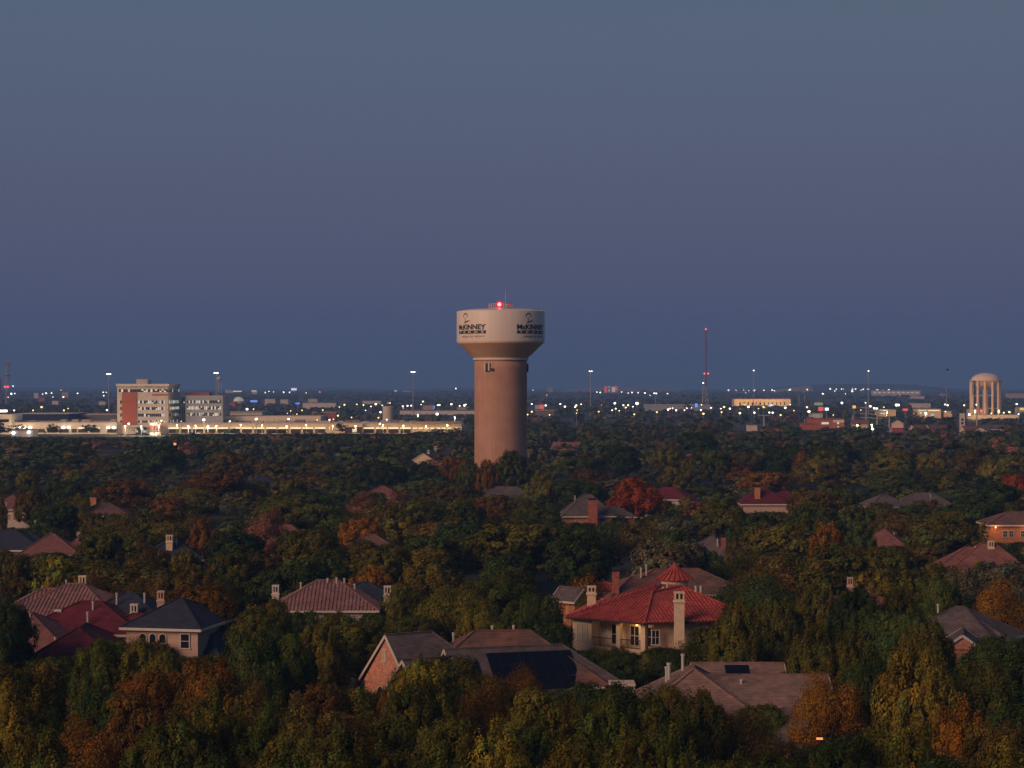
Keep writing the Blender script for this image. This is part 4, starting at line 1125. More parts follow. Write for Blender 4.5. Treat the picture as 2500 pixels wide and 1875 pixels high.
# upper storey set back and rooftop units
mb = MB(); pbox(mb, 545, 783, 1016, 1032.3, HD + 22, 40); mb.build('upper_storey', M['conc'], rw)
rg = random.Random(5); x = 560
while x < 1008:
    w = rg.uniform(6, 24); hgt = rg.uniform(3.5, 8)
    mb = MB(); pbox(mb, x, x + w, 1032.3 - hgt, 1032.3, HD + rg.uniform(6, 18), 6); mb.build('rooftop_unit', M['unit'] if rg.random() < .7 else M['roofgrey'], rw)
    x += w + rg.uniform(1, 14)
r2 = thing('low_pavilion', (D(1065, 1040, 1310).x, 1310, 0), 'low lit pavilion at the end of the strip-lit wing, half behind trees', 'building')
mb = MB(); pbox(mb, 1005.5, 1127, 1031, 1062, HD - 14, 20); mb.build('wall', M['conc'], r2)
mb = MB(); pbox(mb, 1004, 1129, 1030, 1030.9, HD - 17, 24); mb.build('roof', M['conc_grey'], r2)
x = 1008
while x < 1120: strip(r2, x, x + 11, 1045.5, HD - 14.2, .6); x += 14
PROT += [(-40, 1010, 80, 1064, 1232), (80, 1010, 395, 1064, 1262), (395, 1014, 640, 1056, 1262), (640, 1014, 1005, 1055, 1262), (1005, 1028, 1127, 1051, 1262)]
# sheets: car park and lawn
def sheet(name, pts, z, m):
    o = MB().poly([(x_, y_, z) for x_, y_ in pts]).build(name, M[m]); o['kind'] = 'structure'; return o
sheet('pavement', [(-250, 1262), (-30, 1262), (-30, 1314), (-250, 1314)], .05, 'asphalt')
sheet('lawn', [(-330, 1215), (-252, 1215), (-252, 1312), (-330, 1312)], .05, 'lawn')

# behind the left wing: dark mall roofs
def bld(label, cat, px0, px1, pyt, pyb, wall, roof='roofgrey', depth=20, win=None, name='building', edge=None, d=None, land=None, prot=True):
    d = d or min(33 * F / (pyb - 937.5), 9000)
    c = D((px0 + px1) / 2, pyb, d)
    b = thing(name, (c.x, d + depth / 2, 0), label, cat)
    mb = MB(); pbox(mb, px0, px1, pyt, pyb + 30, d, depth); mb.build('wall', M[wall], b)
    e_ = .6 * d / F * 1.0
    mb = MB(); pbox(mb, px0 - .4, px1 + .4, pyt - .9, pyt - .05, d - .5, depth + 1); mb.build('roof', M[roof], b)
    if win:
        for (a0, a1, b0, b1, m_) in win:
            mb = MB(); pbox(mb, a0, a1, b0, b1, d - .3, .25); mb.build('window' if m_ in ('em_win', 'em_winc', 'glass', 'em_strip') else 'sign', M[m_], b)
    if prot: PROT.append((px0, pyt - 1, px1, pyt + (pyb - pyt) * .6, d - 5))
    if land: LAND.append((land, (px0 + px1) / 2, pyt, d))
    return b
def zb(zone, x0, y0, x1, y1): a0, b0 = Z(zone, x0, y0); a1, b1 = Z(zone, x1, y1); return a0, a1, b0, b1
def B(label, cat, zone, r, wall, roof='roofgrey', win=(), pyb=None, **k):
    a0, a1, b0, b1 = zb(zone, *r)
    wn = [(*zb(zone, *q[:4]), q[4]) for q in win]
    return bld(label, cat, a0, a1, b0, pyb or b1, wall, roof, win=wn, **k)
B('dark navy roofed hall behind the long pale wing', 'building', 'A', (100, 522, 580, 600), 'shingle_dk', 'conc_w', pyb=1048, depth=60)
B('brown flat hall with lit orange side behind the long wing', 'building', 'A', (582, 530, 985, 600), 'roofgrey', 'conc', win=[(605, 527, 770, 546, 'terracotta')], pyb=1045, depth=60)  # orange light on its side is painted as a terracotta strip
B('yellowish long storage hall roof behind the annex', 'building', 'A', (1880, 505, 2212, 600), 'conc', 'unit', pyb=1044, depth=40)
B('small red-roofed hut among far dark trees at left', 'hut', 'A', (325, 380, 378, 405), 'terracotta', 'tile_red', pyb=985)
B('small white kiosk with red roof among far dark trees', 'kiosk', 'A', (440, 410, 492, 428), 'conc_w', 'tile_red', pyb=992)
B('pale shed by the leftmost light mast base', 'shed', 'A', (835, 415, 888, 430), 'conc_w', pyb=991)
B('tall pale box store on the far plain at left', 'store', 'A', (285, 342, 325, 372), 'conc_w', pyb=976)
B('pinkish store on the far plain left of the office block', 'store', 'A', (520, 335, 578, 362), 'pinkwall', pyb=974)
B('lit white sheds far behind the annex', 'shed', 'A', (1900, 318, 1965, 333), 'conc_w', win=[(1968, 325, 2040, 334, 'em_strip')], pyb=965)
B('bright-fronted shed far right of the domed hall', 'shed', 'A', (2122, 318, 2168, 336), 'conc_w', win=[(2124, 320, 2166, 334, 'em_win')], pyb=966)
B('small orange-roofed shop beside the lit dome', 'shop', 'A', (1910, 420, 1985, 445), 'terracotta', 'tile_red', pyb=994)
B('tan store with flat roof, first of three in a row', 'store', 'B', (160, 393, 247, 417), 'conc', pyb=990)
B('tan store with flat roof, second of three in a row', 'store', 'B', (292, 398, 358, 422), 'conc', pyb=990)
B('tan store with flat roof, third and tallest of the row', 'store', 'B', (525, 393, 605, 424), 'conc', pyb=990)
B('wide pale supermarket below the three tan stores', 'store', 'B', (480, 427, 760, 455), 'conc_w', pyb=998, win=[(420, 427, 458, 438, 'em_sblue')], land='the wide pale supermarket')
B('red flat-roofed hall behind the strip-lit wing', 'hall', 'B', (555, 508, 760, 540), 'terracotta', 'conc', pyb=1028, d=1760)
B('brown cube store with a blue-lit corner left of the tower', 'store', 'B', (1493, 447, 1585, 485), 'pinkwall', pyb=1006, win=[(1585, 452, 1595, 478, 'em_sblue')], land='the brown cube store')
B('second brown store close against the tower shaft', 'store', 'B', (1783, 460, 1880, 492), 'pinkwall', pyb=1008)
B('long pale low mall front left of the tower', 'store', 'B', (1300, 492, 1930, 508), 'conc_w', pyb=1013, depth=40)
B('pale low barn on the far plain left of the tower', 'barn', 'B', (985, 410, 1140, 424), 'conc', pyb=988)
B('lit small shed on the horizon left of the light mast', 'shed', 'B', (1250, 317, 1278, 332), 'conc_w', win=[(1251, 319, 1277, 331, 'em_win')], pyb=963)
B('faintly lit long shed on the far horizon', 'shed', 'B', (1325, 324, 1395, 333), 'conc', pyb=962)
B('white billboard glowing on the horizon', 'billboard', 'B', (383, 303, 430, 322), 'steel', win=[(383, 303, 430, 322, 'em_swhite')], pyb=964, name='billboard')
B('pink box building on the horizon right of the tower', 'building', 'C', (265, 576, 310, 602), 'pinkwall', pyb=962)
b = B('red-lit building on the pale earth mound', 'building', 'C', (745, 560, 857, 625), 'pinkwall', pyb=965, win=[(745, 562, 765, 618, 'em_sred'), (835, 562, 855, 600, 'em_sred'), (778, 563, 792, 572, 'em_winc'), (808, 570, 835, 612, 'em_win'), (778, 590, 792, 606, 'em_winc')], depth=25, land='the red-lit building')
B('dark blue box shed on the earth mound', 'shed', 'C', (1062, 593, 1100, 616), 'shingle_dk', pyb=964)
B('pale shop with glowing red sign beside the tower', 'shop', 'C', (160, 722, 235, 752), 'conc_w', win=[(198, 716, 235, 752, 'em_sred')], pyb=1003, land='the red sign shop')
B('low white-roofed shop right of the tower', 'shop', 'C', (165, 768, 320, 800), 'roofgrey', 'conc_w', pyb=1020)
B('long pale industrial roof under the radio mast', 'hall', 'C', (1095, 722, 1640, 750), 'conc_grey', 'conc_w', pyb=1003, depth=40)
yb = B('yellow floodlit hotel with rows of windows and a red sign', 'hotel', 'C', (1842, 672, 2316, 742), 'stucco', 'tile_red', pyb=997, depth=30, land='the yellow floodlit hotel',
  win=[(1885 + 34 * i, 698, 1897 + 34 * i, 722, 'glass') for i in range(12)] + [(1995, 670, 2028, 697, 'em_sred'), (2140, 716, 2178, 738, 'em_sblue'), (2146, 720, 2172, 734, 'em_swhite')])
B('long lit warehouse on the far right hill flank', 'warehouse', 'D', (940, 322, 1340, 347), 'conc', pyb=968, win=[(940 + 40 * i, 336, 965 + 40 * i, 344, 'em_win') for i in range(10)], depth=30, land='the hillside warehouse')
B('short pale shed below the hillside warehouse', 'shed', 'D', (1265, 370, 1370, 382), 'conc_w', pyb=974)
B('brown long building right of the legged water tower', 'building', 'D', (2075, 347, 2260, 370), 'pinkwall', pyb=976)
B('pale shop with low roof below the white sign', 'shop', 'D', (428, 515, 512, 540), 'conc_w', pyb=1021)
B('red brick clinic with lit windows in the right middle distance', 'building', 'D', (405, 562, 695, 660), 'terracotta', 'brick_red', pyb=1052, depth=18, win=[(505, 590, 565, 608, 'em_win'), (636, 592, 652, 606, 'em_win'), (636, 626, 652, 642, 'em_win'), (600, 572, 694, 592, 'conc')], land='the red brick clinic')
B('low red wing of the brick clinic', 'building', 'D', (345, 605, 470, 665), 'terracotta', 'brick_red', pyb=1054, depth=14)
B('warm-lit restaurant with slanted pale roof', 'restaurant', 'D', (985, 487, 1130, 540), 'stucco', 'conc_w', pyb=1022, win=[(995, 486, 1060, 494, 'em_strip'), (1000, 512, 1040, 526, 'em_win')], land='the warm-lit restaurant')
B('pale box store behind the warm shops', 'store', 'D', (1265, 430, 1425, 456), 'conc', pyb=1000)
B('row of warm-lit shops with a teal sign', 'shop', 'D', (1310, 482, 1512, 530), 'stucco', 'conc_w', pyb=1022, win=[(1320, 486, 1390, 496, 'em_win'), (1405, 488, 1500, 494, 'em_strip'), (1425, 522, 1455, 538, 'em_steal'), (1330, 505, 1350, 520, 'em_win'), (1375, 510, 1395, 530, 'em_swhite')], land='the teal sign shops')
B('small pale pitched shop right of the teal sign shops', 'shop', 'D', (1540, 500, 1605, 535), 'stucco', 'conc_w', pyb=1022)
B('warm-lit shop with coloured signs at the legged tower foot', 'shop', 'D', (1765, 482, 1900, 525), 'stucco', 'tile_red', pyb=1018, win=[(1770, 488, 1890, 496, 'em_orange'), (1780, 502, 1830, 514, 'em_win'), (1884, 480, 1898, 492, 'em_steal'), (1845, 500, 1870, 512, 'em_sred')], land='the shop at the legged tower')
B('long pale wall below the legged water tower', 'wall', 'D', (1740, 527, 2170, 545), 'conc_w', pyb=1023, depth=3, name='boundary_wall')
B('red tarpaulin-topped hut among trees at right', 'hut', 'D', (1100, 642, 1195, 675), 'tile_red', 'tile_red', pyb=1056, depth=10)
B('lit yellow shop at the far right edge', 'shop', 'D', (2175, 465, 2240, 495), 'conc', pyb=1012, win=[(2178, 468, 2212, 488, 'em_syel')])
B('narrow terracotta shed on the horizon by the radio mast', 'shed', 'D', (1515, 350, 1548, 364), 'pinkwall', pyb=968)
B('small pale garden shed among the right middle trees', 'shed', 'C', (1955, 890, 2035, 912), 'conc', pyb=1058, depth=8)
# floodlights for the hotel front and warm shops
def flood(parent, px, py, d, e, col=(1, .62, .2)):
    ll = bpy.data.objects.new('flood_light', bpy.data.lights.new('flood_light', 'POINT')); link(ll, parent)
    p = D(px, py, d); ll.location = p - ORG[parent.name]; ll.data.energy = e; ll.data.color = col; ll.data.shadow_soft_size = 1.5
# signs on poles
def pole_sign(label, zone, x, y, w, h, m, pyb=None, d=None):
    px, py = Z(zone, x, y); d = d or (CH - 12) * F / (py - 937.5); d = min(d, 5000)
    p = D(px, py, d); s_ = thing('pole_sign', (p.x, d, 0), label, 'sign')
    k = .28933 * d / F
    MB().box(p.x, d + .3, 0, .5, .5, p.z).build('pole', M['steel'], s_)
    mb = MB().box(p.x, d, p.z - h * k / 2 - .3, w * k + .6, 1.0, h * k + .6); mb.build('sign_box', M['dark'], s_)
    MB().box(p.x, d - .6, p.z - h * k / 2, w * k, .15, h * k).build('sign_face', M[m], s_)
    PROT.append((px - 6, py - 6, px + 6, py + 8, d - 3)); return s_
pole_sign('glowing blue oval sign right of the lit dome', 'A', 2143, 413, 60, 16, 'em_sblue')
pole_sign('small blue sign on the supermarket roof edge', 'B', 438, 432, 36, 12, 'em_sblue')
pole_sign('square blue sign under the radio mast', 'C', 1520, 724, 24, 34, 'em_sblue')
pole_sign('dull green sign board right of the hotel', 'D', 478, 436, 74, 24, 'em_sgreen')
pole_sign('dark red sign board beside the bright white sign', 'D', 497, 478, 44, 34, 'em_sred')
pole_sign('bright white square sign beside the red sign', 'D', 547, 480, 32, 24, 'em_swhite')
pole_sign('red and yellow sign on a tall pole', 'D', 778, 461, 28, 24, 'em_syel')
pole_sign('low red lettered sign right of the warm restaurant', 'D', 1210, 485, 44, 20, 'em_sred')
# white pylon with three dark openings
px, pyt = Z('D', 1690, 515); d = 1500; p = D(px, pyt, d)
py_ = thing('sign_pylon', (p.x, d, 0), 'white slab pylon with three dark square openings', 'pylon'); LAND.append(('the white pylon', px, pyt, d))
MB().box(p.x, d, 0, 3.8, 1.6, p.z).build('slab', M['conc_w'], py_)
for yy in (568, 598, 630): q = D(px, Z('D', 0, yy)[1], d); MB().box(p.x, d - .85, q.z - .9, 1.7, .12, 1.8).build('opening', M['gutter'], py_)
PROT.append((px - 6, pyt, px + 6, pyt + 36, d - 5))
# drum building left of the tower
a0, a1, b0, b1 = zb('B', 1155, 462, 1250, 580); d = 1480; p = D((a0 + a1) / 2, b0, d); r = (a1 - a0) / 2 * d / F
dr = thing('storage_drum', (p.x, d, 0), 'squat pale cylindrical storage drum behind the strip-lit wing', 'storage tank'); LAND.append(('the pale storage drum', (a0 + a1) / 2, b0, d))
MB().cyl(p.x, d, 0, p.z, r, n=32).build('wall', M['conc'], dr, smooth=False); MB().cyl(p.x, d, p.z + .01, p.z + .5, r * 1.02, r * .9, n=32).build('roof', M['conc_w'], dr)
PROT.append((a0, b0, a1, b1, d - 12))
# lit dome
px, py = Z('A', 2013, 413); d = 3300; p = D(px, py, d); rr = 43 * .28933 * d / F
dm = thing('domed_hall', (p.x, d, 0), 'round hall with a glowing pale dome behind the annex', 'hall'); LAND.append(('the lit dome', px, py, d))
MB().cyl(p.x, d, 0, p.z, rr, n=24).build('wall', M['conc'], dm)
MB().lathe(p.x, d, [(rr * math.cos(t), p.z + .02 + rr * .85 * math.sin(t)) for t in [R(k * 10) for k in range(9)]], n=24).build('dome', emit('dome_glow', (1, .72, .42), .42), dm, smooth=True)
PROT.append((px - 13, py - 11, px + 13, py + 4, d - 40))

# --- high-mast lights
def high_mast(label, px, pyt, d, heads=3, em='em_white', wd=9):
    p = D(px, pyt, d); h = thing('light_mast', (p.x, d, 0), label, 'light mast', 'tall light masts along the highway')
    k = d / F
    MB().cyl(p.x, d, 0, p.z, .42 + .25 * k, .22 + .2 * k, n=10).build('pole', M['steel'], h)
    MB().cyl(p.x, d, p.z - .4, p.z, .9 * k + .5, n=12).build('crown_ring', M['steel'], h)
    for i in range(heads):
        x_ = p.x + (i - (heads - 1) / 2) * wd * .45 * k
        MB().ball(x_, d - 1.0, p.z + .1, 1.35 * k + .2, 1.0, .8 * k + .25).build('lamp_head', M[em], h)
    PROT.append((px - 3, pyt, px + 3, pyt + 42, d - 5))
high_mast('tall light mast left of the terracotta office block', 266, 913.5, 1750)
high_mast('tall light mast rising right behind the grey annex', 528, 911, 1800)
high_mast('tall light mast standing halfway between annex and water tower', 1008.5, 908.5, 2100)
high_mast('tall light mast just right of the water tower', 1442, 906.5, 2200, 2, wd=12)
high_mast('tall light mast rising from the yellow hotel', 1840, 904.5, 2300, 1)
high_mast('tall light mast between the hotel and legged water tower', 2120, 906, 2100, 1)
high_mast('faint unlit mast left of the legged water tower', 2311, 946, 2600, 1, 'steel')
high_mast('short faint mast with paired lamps near the radio mast', 1600, 960.5, 3000, 2)

# --- radio mast
d = 2600; p = D(1723, 803, d); k = d / F
rm = thing('radio_mast', (p.x, d, 0), 'slender lattice radio mast with three glowing red beacons', 'radio mast'); LAND.append(('the radio mast', 1723, 980, d))
def lattice(parent, x, y, z0, z1, w0, w1, n, m, r, name):
    mb = MB()
    def cor(z, i):
        w = w0 + (w1 - w0) * (z - z0) / (z1 - z0); t = 2 * math.pi * i / 3 + .5
        return Vector((x + w / 2 * math.cos(t) * 1.15, y + w / 2 * math.sin(t) * 1.15, z))
    for i in range(3):
        mb.beam(cor(z0, i), cor(z1, i), r, r)
        for q in range(n):
            za, zc = z0 + (z1 - z0) * q / n, z0 + (z1 - z0) * (q + 1) / n
            mb.beam(cor(za, i), cor(zc, (i + 1) % 3), r * .6, r * .6); mb.beam(cor(zc, i), cor(zc, (i + 1) % 3), r * .6, r * .6)
    return mb.build(name, m, parent)
z1 = CH + (937.5 - 945) * k
lattice(rm, p.x, d, 0, z1, 9, 7, 5, M['steel'], .5, 'lattice_base')
lattice(rm, p.x, d, z1, p.z, 2.4, 1.4, 34, M['red_steel'], .34, 'lattice_shaft')
for px, py, r in ((1723, 803.5, 2.6), (1719.5, 912, 2.5), (1728.5, 912, 2.6)):
    q = D(px, py, d); MB().ball(q.x, d - 1.5, q.z, r * k * .6).build('beacon', M['bulb'], rm); MB().ball(q.x, d - 1.5, q.z, r * k * 1.35).build('red_glare', M['lens'], rm)  # outer balls are painted glare around each bulb
q = D(1716.5, 935, d); MB().ball(q.x, d - 1.5, q.z, .9).build('obstruction_lamp', M['em_white'], rm)
# --- lattice mast at the left edge, pale tower beside it
d = 2600; p = D(17.5, 886, d)
lm = thing('lattice_mast', (p.x, d, 0), 'lattice mast with red lamps at the far left edge', 'radio mast')
lattice(lm, p.x, d, 0, p.z, 6, 4.2, 16, M['steel'], .42, 'lattice_shaft')
q = D(17, 917, d); MB().cyl(q.x, d, q.z - .6, q.z + .6, 4.2, n=14).build('antenna_ring', M['red_steel'], lm)
q = D(17.5, 890, d); MB().box(q.x, d, q.z - .5, 6.5, 5, 1.2).build('antenna_ring', M['red_steel'], lm)
for px in (14, 21): q = D(px, 944.5, d); MB().ball(q.x, d - 3, q.z, 1.5).build('obstruction_lamp', M['em_red'], lm)
d = 2400; p = D(-1, 924, d); st = thing('grain_silo', (p.x, d, 0), 'orange pink silo cut by the left frame edge', 'silo')
MB().cyl(p.x, d, 0, p.z, 2.2, n=20).build('drum', M['pinkwall'], st); MB().cyl(p.x, d, p.z + .01, p.z + 1.0, 2.3, .4, n=20).build('cap', M['conc'], st)

# --- legged water towers
def legged_tower(label, px, ptop, prim, pbot, wpx, d, nleg, land=None, m='conc_w'):
    s = d / F; x = (px - 1250) * s; zt_, zr__, zb__ = [CH + (937.5 - q) * s for q in (ptop, prim, pbot)]
    Rr = wpx / 2 * s; t = thing('legged_water_tower', (x, d, 0), label, 'water tower')
    prof = [(Rr * .22, zb__), (Rr * .55, zb__ + (zr__ - zb__) * .22), (Rr * .85, zb__ + (zr__ - zb__) * .6), (Rr * .97, zr__ - .3), (Rr, zr__), (Rr * 1.02, zr__ + .3), (Rr * .97, zr__ + .6)]
    for q in range(1, 8):
        a_ = R(q * 11.5); prof.append((Rr * .97 * math.cos(a_), zr__ + .6 + (zt_ - zr__ - .6) * math.sin(a_)))
    prof.append((.3, zt_))
    MB().lathe(x, d, prof, n=40).build('tank', M[m], t, smooth=True)
    MB().lathe(x, d, [(Rr * 1.0, zr__ + .1), (Rr * 1.09, zr__ + .15), (Rr * 1.09, zr__ + 1.1), (Rr * 1.05, zr__ + 1.1)], n=40).build('balcony', M['conc'], t)
    for i in range(nleg):
        a_ = 2 * math.pi * (i + .5) / nleg
        MB().cyl(x + Rr * .97 * math.cos(a_), d + Rr * .97 * math.sin(a_), 0, zr__, Rr * .085, n=12).build('leg', M[m], t)
    MB().cyl(x, d, 0, zb__ + .5, Rr * .2, n=16).build('riser', M[m], t)
    for fr in (.28, .62):
        rb = MB()
        for i in range(nleg):
            a_, b_ = 2 * math.pi * (i + .5) / nleg, 2 * math.pi * (i + 1.5) / nleg
            rb.beam((x + Rr * .97 * math.cos(a_), d + Rr * .97 * math.sin(a_), zr__ * fr), (x + Rr * .97 * math.cos(b_), d + Rr * .97 * math.sin(b_), zr__ * fr), Rr * .03, Rr * .03)
        rb.build('strut', M[m], t)
    if land: LAND.append((land, px, pbot + 20, d))
    PROT.append((px - wpx / 2, ptop, px + wpx / 2, pbot + 42 * 1000 / d * 2, d - Rr - 5))
    return t
lt = legged_tower('pale domed water tower standing on many legs at the right edge', 2406, 910.5, 931, 950, 72, 1900, 12, 'the legged water tower', 'tower_cream')
legged_tower('tiny far water tower on legs beside the annex light mast', 535, 919, 926, 932, 14.5, 5200, 6)
q = D(2385, 960, 1860); lattice(lt, q.x, 1872, 22, 36, 2.6, 2.6, 6, M['dark'], .3, 'antenna_frame')

# --- power poles
def power_pole(label, zone, x, y0, y1, arms=(.06, .3), d=None):
    px, pyt = Z(zone, x, y0); _, pyb = Z(zone, x, y1)
    d = d or 1500.0; p = D(px, pyt, d); h = thing('utility_pole', (p.x, d, 0), label, 'utility pole', 'utility poles in the right middle distance')
    MB().cyl(p.x, d, 0, p.z, .55, .4, n=8).build('pole', M['unit'], h)
    for a_ in arms: MB().box(p.x, d, p.z * (1 - a_), 9, .5, .5).build('crossarm', M['unit'], h)
    PROT.append((px - 4, pyt, px + 4, pyb - 6, d - 4))
for lab, x, y0, y1, ar in (('tall utility pole with three crossarms in front of the warm restaurant', 880, 428, 650, (.2, .45, .6)), ('utility pole with many crossarms left of the pitched cottage', 972, 480, 620, (.1, .3, .5)),
                           ('plain grey post left of the red and yellow sign', 765, 530, 590, ()), ('plain grey post with bent lamp arm by the cottage', 1075, 530, 570, ()), ('plain pole below the hotel edge', 18, 530, 625, (.05,)),
                           ('short post beside the red brick clinic', 362, 565, 600, ()), ('tall bare pole before the legged tower', 1815, 455, 655, (.12,))):
    power_pole(lab, 'D', x, y0, y1, ar)
for lab, x, y0, y1 in (('grey column rising behind the hotel roof, taller of two', 313, 358, 470), ('grey column rising behind the hotel roof, shorter of two', 362, 358, 420)): power_pole(lab, 'D', x, y0, y1, (), 3000)
# --- cottages in the middle distance
for lab, zone, x, y, rf, wl in (('white-gabled cottage with plum roof by the utility poles', 'D', 1150, 570, 'shingle_rose', 'stucco_w'), ('small pink cottage right of the white pylon', 'D', 1765, 622, 'shingle_rose', 'stucco_w'),
                     ('pale gabled cottage under the bare pole', 'D', 1850, 634, 'shingle_gr', 'stucco_w'), ('pale gabled cottage far right of the bare pole', 'D', 1955, 612, 'shingle_gr', 'stucco_w'),
                     ('cottage with dark door between red hut and pylon', 'D', 1468, 612, 'shingle_br', 'stucco_w'), ('tiny white gable left of the dark-door cottage', 'D', 1340, 612, 'shingle_br', 'stucco_w'), ('plum roof by the tall utility pole', 'D', 830, 572, 'shingle_rose', 'stucco_w'),
                     ('white chimneyed cottage left of the tower foot', 'B', 1600, 818, 'shingle_dk', 'stucco_w'), ('low pink roof beside the chimneyed cottage', 'B', 1540, 848, 'shingle_rose', 'stucco_w'), ('dim roof among hazy trees right of the tower', 'C', 430, 1035, 'shingle_rose', 'stucco_w'), ('pale roof corner under the left hazy woods', 'A', 975, 815, 'shingle_dk', 'stucco_w')):
    px, py = Z(zone, x, y); c = W(px, py, 8.5)
    h = house(lab, c, cat='cottage', name='cottage')
    hip_block(h, c, random.choice((.2, 1.3, -.3)), 11, 8, 5.8, 8.5, ('gable', 'gable'), 'stucco', rf)
    if 'chimneyed' in lab: chimney(h, px, py - 7, c.y - 2, 7, 4, 'white')
    PROT.append((px - 8, py - 1, px + 8, py + 3.5, c.y - 8))
# --- a bird
p = D(2313, 903, 420); bd = MB()
bd.ball(p.x, p.y, p.z, .32, .12, .12, 8, 5); bd.add([(p.x - .1, p.y, p.z), (p.x + .2, p.y, p.z), (p.x + .1, p.y - .75, p.z + .22), (p.x - .05, p.y - .8, p.z + .22)], [[0, 1, 2, 3]]); bd.add([(p.x - .1, p.y, p.z), (p.x + .2, p.y, p.z), (p.x + .1, p.y + .75, p.z + .2), (p.x - .05, p.y + .8, p.z + .2)], [[0, 1, 2, 3]])
bd.add([(p.x - .28, p.y, p.z), (p.x - .6, p.y - .12, p.z), (p.x - .6, p.y + .12, p.z)], [[0, 1, 2]])
setp(bd.build('bird', M['dark'], None, org=p), label='tiny dark bird gliding in the sky left of the legged tower', category='bird')
# --- parked cars by the strip-lit wing
def make_car(x, y, label, m):
    h = thing('parked_car', (x, y, 0), label, 'car', 'cars parked before the strip-lit wing')
    mb = MB(); prof = [(-2.2, .35), (2.2, .35), (2.25, .8), (1.3, .95), (.7, 1.42), (-1.1, 1.45), (-1.9, .98), (-2.25, .9)]
    P = [(x + a_, y + s_ * .85, b_ + .05) for s_ in (-1, 1) for a_, b_ in prof]; n = 8
    mb.add(P, [list(range(n)), [n + i for i in range(n)][::-1]] + [[i, n + i, n + (i + 1) % n, (i + 1) % n] for i in range(n)]); mb.build('body', M[m], h)
    MB().poly([(x - 1.0, y - .87, 1.05), (x + .95, y - .87, 1.05), (x + .6, y - .87, 1.4), (x - .95, y - .87, 1.4)]).build('side_window', M['glass'], h)
    for a_ in (-1.4, 1.4):
        for s_ in (-.8, .8):
            wb = MB(); wb.tube([(x + a_, y + s_ - .1, .37), (x + a_, y + s_ + .1, .37)], .34, 12); wb.build('wheel', M['dark'], h)
for px, lab, m in ((470, 'dark car parked near the annex corner', 'dark'), (488, 'pale car parked right of the dark car', 'conc_w'), (512, 'red car parked before the strip-lit wing', 'terracotta'), (548, 'grey car parked before the strip-lit wing', 'steel')):
    p = D(px, 1000, 1296); make_car(p.x, 1296, lab, m)

# --- street lamps --------------------------------------------------
LAMPS = []
def lamp(px, py, code='w', r=2.2, d=None, light=0.0, zl=10.0, group='street lamps of the distant town'):
    r *= random.uniform(.75, 1.4)
    d = d or min((CH - zl) * F / max(py - 937.5, 1), 6800)
    p = D(px, py, d); 
    if p.z < 3: d = (CH - 8) * F / (py - 937.5); p = D(px, py, d)
    h = thing('street_lamp', (p.x, d, 0), None, 'street lamp', group)
    k = d / F; em = {'w': 'em_white', 'y': 'em_warm', 'b': 'em_blue', 'r': 'em_red', 'g': 'em_green', 'o': 'em_orange'}[code]
    MB().cyl(p.x, d, 0, p.z + .1, .12 + .16 * k, .08 + .12 * k, n=6).build('pole', M['steel'], h)
    MB().ball(p.x, d - .3, p.z, r * k * .82, r * k * .6, r * k * .72, 8, 6).build('lamp_head', M[em], h)
    MB().cyl(p.x, d - .3, p.z + r * k * .6, p.z + r * k * .8, r * k * .5, r * k * .2, n=8).build('lamp_hood', M['steel'], h)
    if light:
        ll = bpy.data.objects.new('lamp_light', bpy.data.lights.new('lamp_light', 'POINT')); link(ll, h)
        ll.location = (0, -r * k - .4, p.z - .2); ll.data.energy = light; ll.data.shadow_soft_size = .4
        ll.data.color = {'y': (1, .50, .10), 'w': (1, .85, .6), 'b': (.8, .9, 1), 'g': (.9, 1, .5)}.get(code, (1, .6, .3))
    LAMPS.append((h, code, px, py, d, r))
    PROT.append((px - 2.5, py - 2, px + 2.5, py + 5, d - 2))
